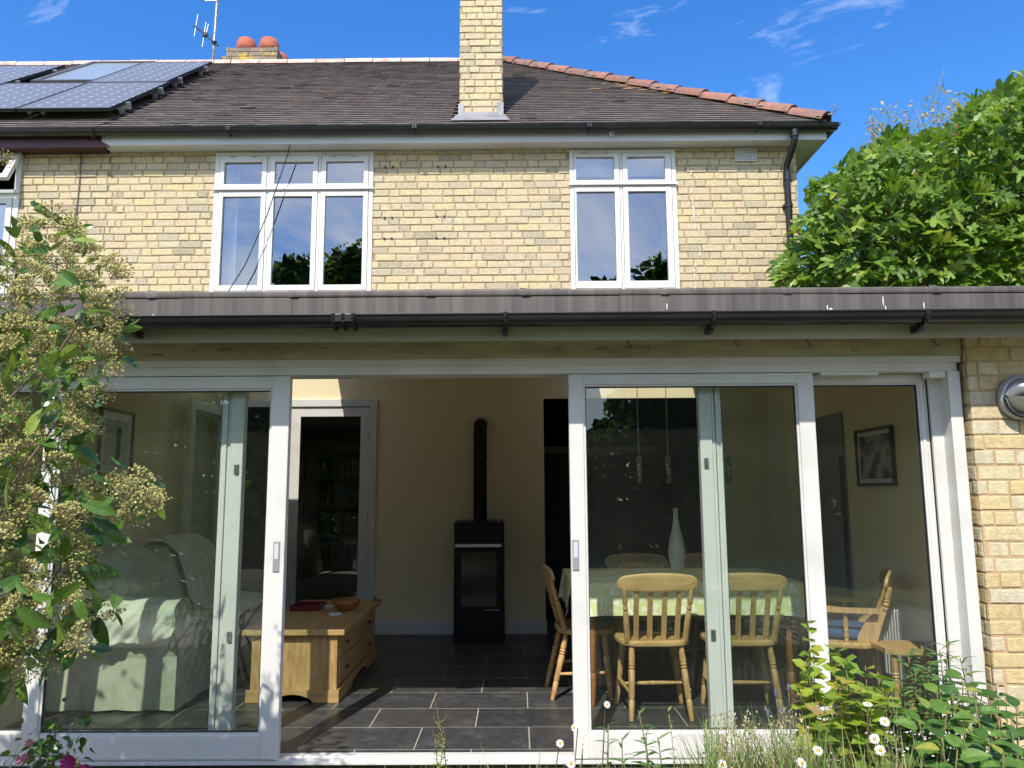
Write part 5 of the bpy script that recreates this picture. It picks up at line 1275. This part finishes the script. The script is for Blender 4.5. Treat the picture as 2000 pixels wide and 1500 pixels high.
# plants in the bed at the lower right
def zfloor(p): return np.array((p[0], p[1], -.02))
def bush(name, label, cat, stemlist, leafshape, lsize, mleaf, mstem, per=14, spread=.03, lift=.2, droop=0, stem_r=.004, whorl=None, loc=None, start=.25):
    o = empty(name, tuple(zfloor(stemlist[0])), label, cat); mb = MB(); P = []; D = []; Sz = []
    for tip in stemlist:
        base = zfloor(tip) + np.array((rng.uniform(-.06, .06), rng.uniform(-.05, .05), 0)); off = rng.normal(size=3) * .02
        pts = [base * (1 - t_) + tip * t_ + off * math.sin(math.pi * t_) for t_ in np.linspace(0, 1, 8)]
        mb.tube(pts, list(np.linspace(stem_r * 1.3, stem_r * .5, 8)), 5)
        for k in range(per):
            t_ = start + (1 - start) * (k + rng.random()) / per; q = base * (1 - t_) + tip * t_ + off * math.sin(math.pi * t_); a = k * 2.4 + rng.uniform(-.4, .4)
            P.append(q); D.append((math.cos(a), math.sin(a), lift + 1.1 * max(0, t_ - .85) * 4 + rng.uniform(-.25, .25))); Sz.append(rng.uniform(*lsize) * (1.15 - .55 * t_))
    mb.build('stem', mstem, o, smooth=True)
    n = len(P); scat('foliage', leafshape[0], leafshape[1], P, frames(np.array(D), np.array((0, -.25, 1.0)) + rdirs(n) * .35), Sz, mleaf, o, smooth=False)
    return o
round_leaf = lobed([(-155, .38), (-120, .5), (-88, .5), (-72, .45), (-55, .62), (-35, .6), (-18, .66), (0, .82), (18, .66), (35, .6), (55, .62), (72, .45), (88, .5), (120, .5), (155, .38)], .35, .18, .4)
lance = leaf(1, .17, 5, .15, .35, .4); heart = leaf(1, .62, 6, .14, .3, .36, .15); needle = leaf(1, .06, 3, .1, .1, .5)
vine_t = [pix(x, y, dd) for x, y, dd in ((1578, 1212, 3.15), (1590, 1275, 3.1), (1630, 1255, 3.2), (1575, 1290, 3.0), (1650, 1300, 3.1), (1560, 1340, 2.95), (1610, 1360, 3.0))]
bush('climbing_vine', 'yellow green vine climbing in front of the white door stile', 'plant', vine_t, round_leaf, (.055, .09), M_lime, M_twig, per=24, lift=.1, start=.45)
cur_t = [pix(x, y, dd) for x, y, dd in ((1650, 1285, 2.9), (1690, 1300, 2.95), (1720, 1320, 3.0), (1680, 1340, 2.8), (1735, 1350, 2.9), (1640, 1350, 2.8), (1700, 1380, 2.75), (1610, 1390, 2.8), (1750, 1390, 2.9))]
bush('lime_shrub', 'low lime green shrub with a few brown leaves behind the daisies', 'shrub', cur_t, round_leaf, (.07, .11), M_lime, M_twig, per=24, lift=.05, start=.35)
gold_t = [pix(x, y, dd) for x, y, dd in ((1772, 1275, 3.1), (1800, 1265, 3.15), (1835, 1270, 3.1), (1850, 1255, 3.2), (1788, 1310, 3.0), (1815, 1300, 3.0), (1875, 1285, 3.2), (1760, 1330, 2.95), (1842, 1320, 3.0))]
bush('leafy_perennial', 'tall perennial with narrow lance shaped leaves before the door frame', 'plant', gold_t, lance, (.09, .15), M_herb, M_twig, per=40, lift=.25, start=.35)
br_t = [pix(x, y, dd) for x, y, dd in ((1880, 1330, 2.9), (1905, 1370, 2.7), (1850, 1390, 2.7), (1945, 1385, 2.7), (1830, 1350, 2.9), (1975, 1400, 2.6), (1990, 1440, 2.5), (1880, 1430, 2.5), (1930, 1440, 2.5), (1840, 1440, 2.5), (1795, 1410, 2.75), (2030, 1420, 2.6), (1960, 1470, 2.4), (1900, 1340, 3.0), (1985, 1380, 2.9), (1930, 1360, 2.9), (1860, 1360, 2.85), (2000, 1480, 2.4), (1820, 1380, 2.8), (1870, 1465, 2.45))]
bush('broad_leaved_plant', 'spreading plant with broad pointed leaves at the foot of the brick pier', 'plant', br_t, heart, (.085, .14), M_broad, M_twig, per=20, lift=.0, start=.35, stem_r=.005)
mint_t = [pix(x, y, dd) for x, y, dd in ((1895, 1300, 3.1), (1920, 1345, 3.0), (1945, 1335, 3.05), (1965, 1375, 2.95), (1870, 1340, 3.05))]
bush('sprawling_mint', 'thin stemmed mint plant with small leaves against the brick pier', 'plant', mint_t, heart, (.035, .06), M_herb, M_twig, per=16, lift=.1, start=.5, stem_r=.003)
lav_t = [pix(x, y, dd) for x, y, dd in ((1515, 1360, 3.0), (1540, 1350, 3.05), (1500, 1400, 2.9), (1530, 1395, 2.9), (1560, 1380, 3.0), (1545, 1415, 2.8), (1575, 1410, 2.9), (1520, 1430, 2.8), (1550, 1440, 2.75))]
lav = bush('lavender', 'grey green lavender bush below the right sliding door', 'shrub', lav_t, needle, (.035, .055), M_grey, M_grey, per=34, lift=.6, start=.3, stem_r=.002)
for q in lav_t[:5]: MB().super(q + np.array((0, 0, .012)), (.006, .006, .018), 1, 7, 6).build('flower_spike', M_lav, lav)
art_t = [pix(x, y, dd) for x, y, dd in ((1740, 1345, 2.85), (1752, 1380, 2.8), (1730, 1385, 2.85), (1765, 1395, 2.8), (1745, 1420, 2.7), (1780, 1420, 2.75), (1722, 1410, 2.8))]
bush('silver_herb', 'silvery thin stemmed herb right of the upper daisy', 'plant', art_t, needle, (.03, .05), M_grey, M_grey, per=30, lift=.8, start=.35, stem_r=.002)
sp_t = [pix(x, y, dd) for x, y, dd in ((1247, 1388, 2.8), (1188, 1415, 2.75), (1262, 1430, 2.7), (1215, 1440, 2.65), (1285, 1440, 2.7))]
bush('lance_leaf_weed', 'pale green weed with a tuft of pointed leaves by the right door rail', 'plant', sp_t, lance, (.06, .10), M_herb, M_twig, per=22, lift=.35, start=.45)
wd_t = [pix(x, y, dd) for x, y, dd in ((858, 1412, 2.7), (850, 1440, 2.7), (868, 1445, 2.68))]
wd = bush('seedy_weed', 'slender yellow green weed standing alone in front of the open doorway', 'plant', wd_t, leaf(1, .35, 4), (.018, .03), M_lime, M_twig, per=34, lift=.3, start=.6, stem_r=.003)
mb = MB()
for k in range(9):
    q = wd_t[0] - np.array((0, 0, k * .012)); a = k * 2.4; mb.tube([q, q + np.array((.02 * math.cos(a), .02 * math.sin(a), .012)), q + np.array((.028 * math.cos(a), .02 * math.sin(a), .03))], [.002, .0015, .001], 4)
mb.tube([wd_t[0], wd_t[0] + np.array((-.008, 0, .04)), wd_t[0] + np.array((-.016, 0, .075))], [.002, .0015, .001], 4)
mb.build('curled_tip', M_twig, wd)
ped_t = [pix(x, y, dd) for x, y, dd in ((1305, 1385, 2.8), (1378, 1410, 2.8))]
bush('seeding_stalk', 'two brown seeding stalks in front of the right sliding door', 'plant', ped_t, leaf(1, .4, 4), (.018, .032), M_grass, M_redtwig, per=22, lift=.5, start=.55, stem_r=.002)

# seeding grasses: nobody could count them
bl = leaf(1, .016, 5, .1, .35, .3)
P = []; D = []; Sz = []
for x0, x1, y0, y1, n, d0, d1 in ((1370, 1600, 1392, 1510, 1300, 2.3, 2.9), (1560, 1800, 1430, 1510, 420, 2.2, 2.7), (1130, 1400, 1462, 1510, 170, 2.3, 2.7), (690, 1130, 1474, 1515, 120, 2.3, 2.7), (1780, 2050, 1470, 1520, 90, 2.2, 2.5), (-40, 250, 1480, 1520, 60, 2.3, 2.6)):
    for k in range(n):
        top = pix(rng.uniform(x0, x1), rng.uniform(y0, y1), rng.uniform(d0, d1)); L = max(.14, min(.45, top[2] + .02)) ; P.append(top - np.array((rng.uniform(-.06, .06), rng.uniform(-.06, .06), L * .96))); D.append(top - P[-1]); Sz.append(L * rng.uniform(.75, 1.0))
LG = o = scat('long_grass', bl[0], bl[1], P, frames(np.array(D), rdirs(len(P))), Sz, M_grass, loc=(.9, -1.4, 0)); tag(o, 'long dry seeding grass along the front of the bed', 'grass', kind='stuff')
# dry flower panicles above the grass
P = []; mb = MB()
for k in range(70):
    tip = pix(rng.uniform(1385, 1580), rng.uniform(1375, 1480), rng.uniform(2.5, 2.9)); b_ = tip - np.array((rng.uniform(-.03, .03), 0, .28)); mb.tube([b_, (b_ + tip) / 2 + rng.normal(size=3) * .01, tip], [.0016, .0012, .0008], 4)
    for j in range(14): P.append(tip + np.array((rng.normal() * .012, rng.normal() * .012, -abs(rng.normal()) * .05)))
sv, sf = leaf(1, .5, 3); n = len(P)
scat('seed_heads', sv, sf, P, frames(rdirs(n, .5), rdirs(n)), rng.uniform(.008, .016, n), mat('pinkish_seed', (.4, .3, .22), .8, island=[(0, (.32, .2, .14)), (.5, (.38, .31, .17)), (1, (.42, .38, .22))]), LG)
mb.build('stalks', M_grass, LG)

# oxeye daisies
petv = []; petf = []
for k in range(18):
    a = 2 * math.pi * k / 18 + random.uniform(-.06, .06); r0, r1 = .30, random.uniform(.9, 1.05); dz = random.uniform(-.16, .05); wv = .15
    b = len(petv); ca, sa_ = math.cos(a), math.sin(a)
    for r_, w_, z in ((r0, .07, 0), (.65, wv, .05), (r1, .06, dz)): petv += [(r_ * ca - w_ * sa_, r_ * sa_ + w_ * ca, z), (r_ * ca + w_ * sa_, r_ * sa_ - w_ * ca, z)]
    petf += [(b, b + 1, b + 3, b + 2), (b + 2, b + 3, b + 5, b + 4)]
dl = [(1598, 1466, 2.45, 'large white daisy below the lime shrub, facing outwards'), (1695, 1375, 2.65, 'white daisy seen edge on, highest of the group on the right'), (1728, 1409, 2.6, 'white daisy turned to the right, below the highest one'),
      (1708, 1443, 2.55, 'small white daisy in the middle of the right hand group'), (1719, 1465, 2.5, 'white daisy lowest in the right hand group'), (1566, 1490, 2.4, 'white daisy low in the grass beneath the white door stile'),
      (1411, 1494, 2.4, 'white daisy in front of the dry seeding grass'), (1186, 1376, 2.8, 'tiny white daisy on a long stalk before the dark glass'), (1094, 1452, 2.7, 'white daisy just left of the white door stile foot'),
      (1121, 1421, 2.75, 'white daisy drooping in front of the white door stile'), (1138, 1454, 2.7, 'white daisy to the right of the door stile foot'), (1115, 1491, 2.5, 'white daisy low beneath the open doorway threshold'), (1690, 1396, 2.75, None)]
for x, y, dd, lab in dl:
    if lab is None: continue
    c = pix(x, y, dd); r_ = .0175 if dd < 2.7 else .0145
    if x == 1186: r_ = .013
    nrm = np.array((rng.normal() * .3, -.75 + rng.normal() * .2, .6)); 
    if x == 1695: nrm = np.array((0, -.25, 1))
    if x == 1121: nrm = np.array((-.6, -.5, .3))
    nrm /= np.linalg.norm(nrm)
    o = empty('daisy', tuple(zfloor(c)), lab, 'daisy', 'oxeye daisies in the bed'); b_ = zfloor(c) + np.array((rng.uniform(-.06, .06), .03, 0))
    MB().tube([b_, (b_ + c) / 2 + np.array((rng.uniform(-.02, .02), 0, .03)), c - nrm * .02, c - nrm * .003], [.0028, .0024, .002, .002], 6).build('stalk', M_twig, o, smooth=True)
    fr = frames(np.cross(nrm, (1, .1, 0))[None], nrm[None]); scat('petals', petv, petf, [c], fr, [r_], M_petal, o)
    MB().lathe([(r_ * .34, 0), (r_ * .33, r_ * .12), (r_ * .2, r_ * .22), (0, r_ * .25)], c, 12, axis=nrm).build('disc', M_eye, o, smooth=True)

# potted flowers at the lower left
PT = empty('petunia_plant', tuple(zfloor(pix(105, 1500, 2.7))), 'dark green bedding plant with magenta flowers below the sofa door', 'plant')
pc = pix(105, 1475, 2.7); P = pc + rng.normal(size=(90, 3)) * np.array((.06, .05, .055)); n = len(P)
scat('foliage', heart[0], heart[1], P, frames(rdirs(n), rdirs(n, .8)), rng.uniform(.025, .045, n), M_shrubleaf, PT)
MB().tube([zfloor(pc), pc], .006, 6).build('stem', M_twig, PT)
mb = MB()
for x, y in ((138, 1488), (170, 1506)):
    c = pix(x, y, 2.6)
    for k in range(9):
        a = 2 * math.pi * k / 9; mb.add([c + np.array((0, -.004, 0)), c + np.array((.026 * math.cos(a - .4), -.012, .026 * math.sin(a - .4))), c + np.array((.030 * math.cos(a), -.018, .030 * math.sin(a))), c + np.array((.026 * math.cos(a + .4), -.012, .026 * math.sin(a + .4)))], [(0, 1, 2, 3)])
mb.build('flower', M_magenta, PT, fix=False)
mb = MB()
for x, y in ((40, 1484), (52, 1478), (60, 1450)):
    c = pix(x, y, 2.65); 
    for k in range(7): a = 2 * math.pi * k / 7; mb.add([c, c + np.array((.014 * math.cos(a - .4), -.006, .012 * math.sin(a - .4))), c + np.array((.018 * math.cos(a), -.008, .016 * math.sin(a))), c + np.array((.014 * math.cos(a + .4), -.006, .012 * math.sin(a + .4)))], [(0, 1, 2, 3)])
mb.build('pink_flower', M_pink, PT, fix=False)
sil_t = [pix(x, y, dd) for x, y, dd in ((97, 1405, 2.75), (116, 1405, 2.75), (138, 1418, 2.75), (80, 1425, 2.75), (18, 1475, 2.6), (8, 1490, 2.6))]
bush('silver_ragwort', 'silvery leaved stems rising beside the magenta flowers', 'plant', sil_t, leaf(1, .3, 4), (.018, .034), M_grey, M_grey, per=20, lift=.5, start=.6, stem_r=.002)

# garden trees behind the viewer: seen mirrored in the glass
def garden_tree(name, label, x, y, h, r, n, seed, low=.25):
    rr = np.random.default_rng(seed); o = empty(name, (x, y, -.14), label, 'tree', 'garden trees mirrored in the glass')
    P = []
    blobs = [(np.array((x + rr.uniform(-1, 1) * r * .75, y + rr.normal() * r * .35, h * (low + (.93 - low) * (k_ + rr.random()) / 26))), r * rr.uniform(.36, .5)) for k_ in range(26)]
    for k in range(n):
        c, rad = blobs[rr.integers(len(blobs))]; v = rr.normal(size=3); v /= np.linalg.norm(v); q = c + v * rad * rr.random() ** .4
        if q[2] < h: P.append(q)
    core = []
    for k in range(3200):
        c, rad = blobs[rr.integers(len(blobs))]; v = rr.normal(size=3); v /= np.linalg.norm(v); q = c + v * rad * .8 * rr.random() ** .5
        if q[2] < h - .5: core.append(q)
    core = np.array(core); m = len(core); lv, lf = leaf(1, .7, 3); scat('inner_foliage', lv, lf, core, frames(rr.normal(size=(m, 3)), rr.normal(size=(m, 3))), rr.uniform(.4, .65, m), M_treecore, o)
    P = np.array(P); m = len(P); d_ = rr.normal(size=(m, 3)); u_ = rr.normal(size=(m, 3)) + np.array((0, 0, 1.0))
    lv, lf = leaf(1, .55, 3); scat('crown', lv, lf, P, frames(d_, u_), rr.uniform(.10, .27, m), M_treeleaf, o)
    mb = MB(); mb.tube([(x, y, -.14), (x + .1, y, h * .35), (x, y + .1, h * .8)], [.2, .15, .05], 8)
    for c, rad in blobs[:10]: mb.tube([(x, y, h * .3), (c + np.array((x, y, h * .4))) / 2, c], [.08, .05, .02], 6)
    mb.build('trunk', M_bark, o, smooth=True)
garden_tree('garden_tree', 'tall dark tree mirrored in the right hand sliding door', 5.4, -16.5, 10.0, 2.6, 13000, 1, .05)
garden_tree('garden_tree', 'tall tree mirrored at the foot of the three light window', -5.6, -16.5, 10.9, 2.6, 13000, 2, .05)
garden_tree('garden_tree', 'bushy tree mirrored in the left sliding door', -1.6, -18.5, 7.6, 2.6, 12000, 3, .05)
garden_tree('garden_tree', 'spreading tree mirrored in the fixed right hand pane', 10.4, -17, 8.6, 2.9, 12000, 4, .05)
garden_tree('garden_tree', 'dark tree mirrored at the far left of the glass', -11.2, -16, 8.0, 3.0, 12000, 5, .05)
P = []
for k in range(30000):
    x = rng.uniform(-14, 14); P.append((x, -15.5 + rng.normal() * .7, rng.uniform(-.1, 4.3 + .3 * math.sin(x * .9) + .3 * math.sin(x * 2.3) - 1.5 * math.exp(-((x - 1.75) / .7) ** 2))))
lv, lf = leaf(1, .55, 3); n = len(P)
HG = empty('garden_hedge', (0, -15.5, -.14), 'dense mixed hedge across the garden, mirrored low in the glass', 'hedge')
scat('foliage', lv, lf, P, frames(rdirs(n), rdirs(n, .8)), rng.uniform(.10, .22, n), M_treeleaf, HG)
P = []
for k in range(7000):
    x = rng.uniform(-15, 15); P.append((x, -16.2 + rng.normal() * .35, rng.uniform(-.1, 4.1 - 1.6 * math.exp(-((x - 1.75) / .8) ** 2))))
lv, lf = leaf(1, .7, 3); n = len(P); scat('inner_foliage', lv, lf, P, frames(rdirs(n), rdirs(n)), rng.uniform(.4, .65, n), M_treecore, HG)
mb = MB()
for x in range(-13, 14, 2): mb.tube([(x, -15.5, -.14), (x + .2, -15.5, 1.4), (x - .1, -15.5, 2.2)], [.06, .04, .015], 6)
mb.build('stems', M_bark, HG)
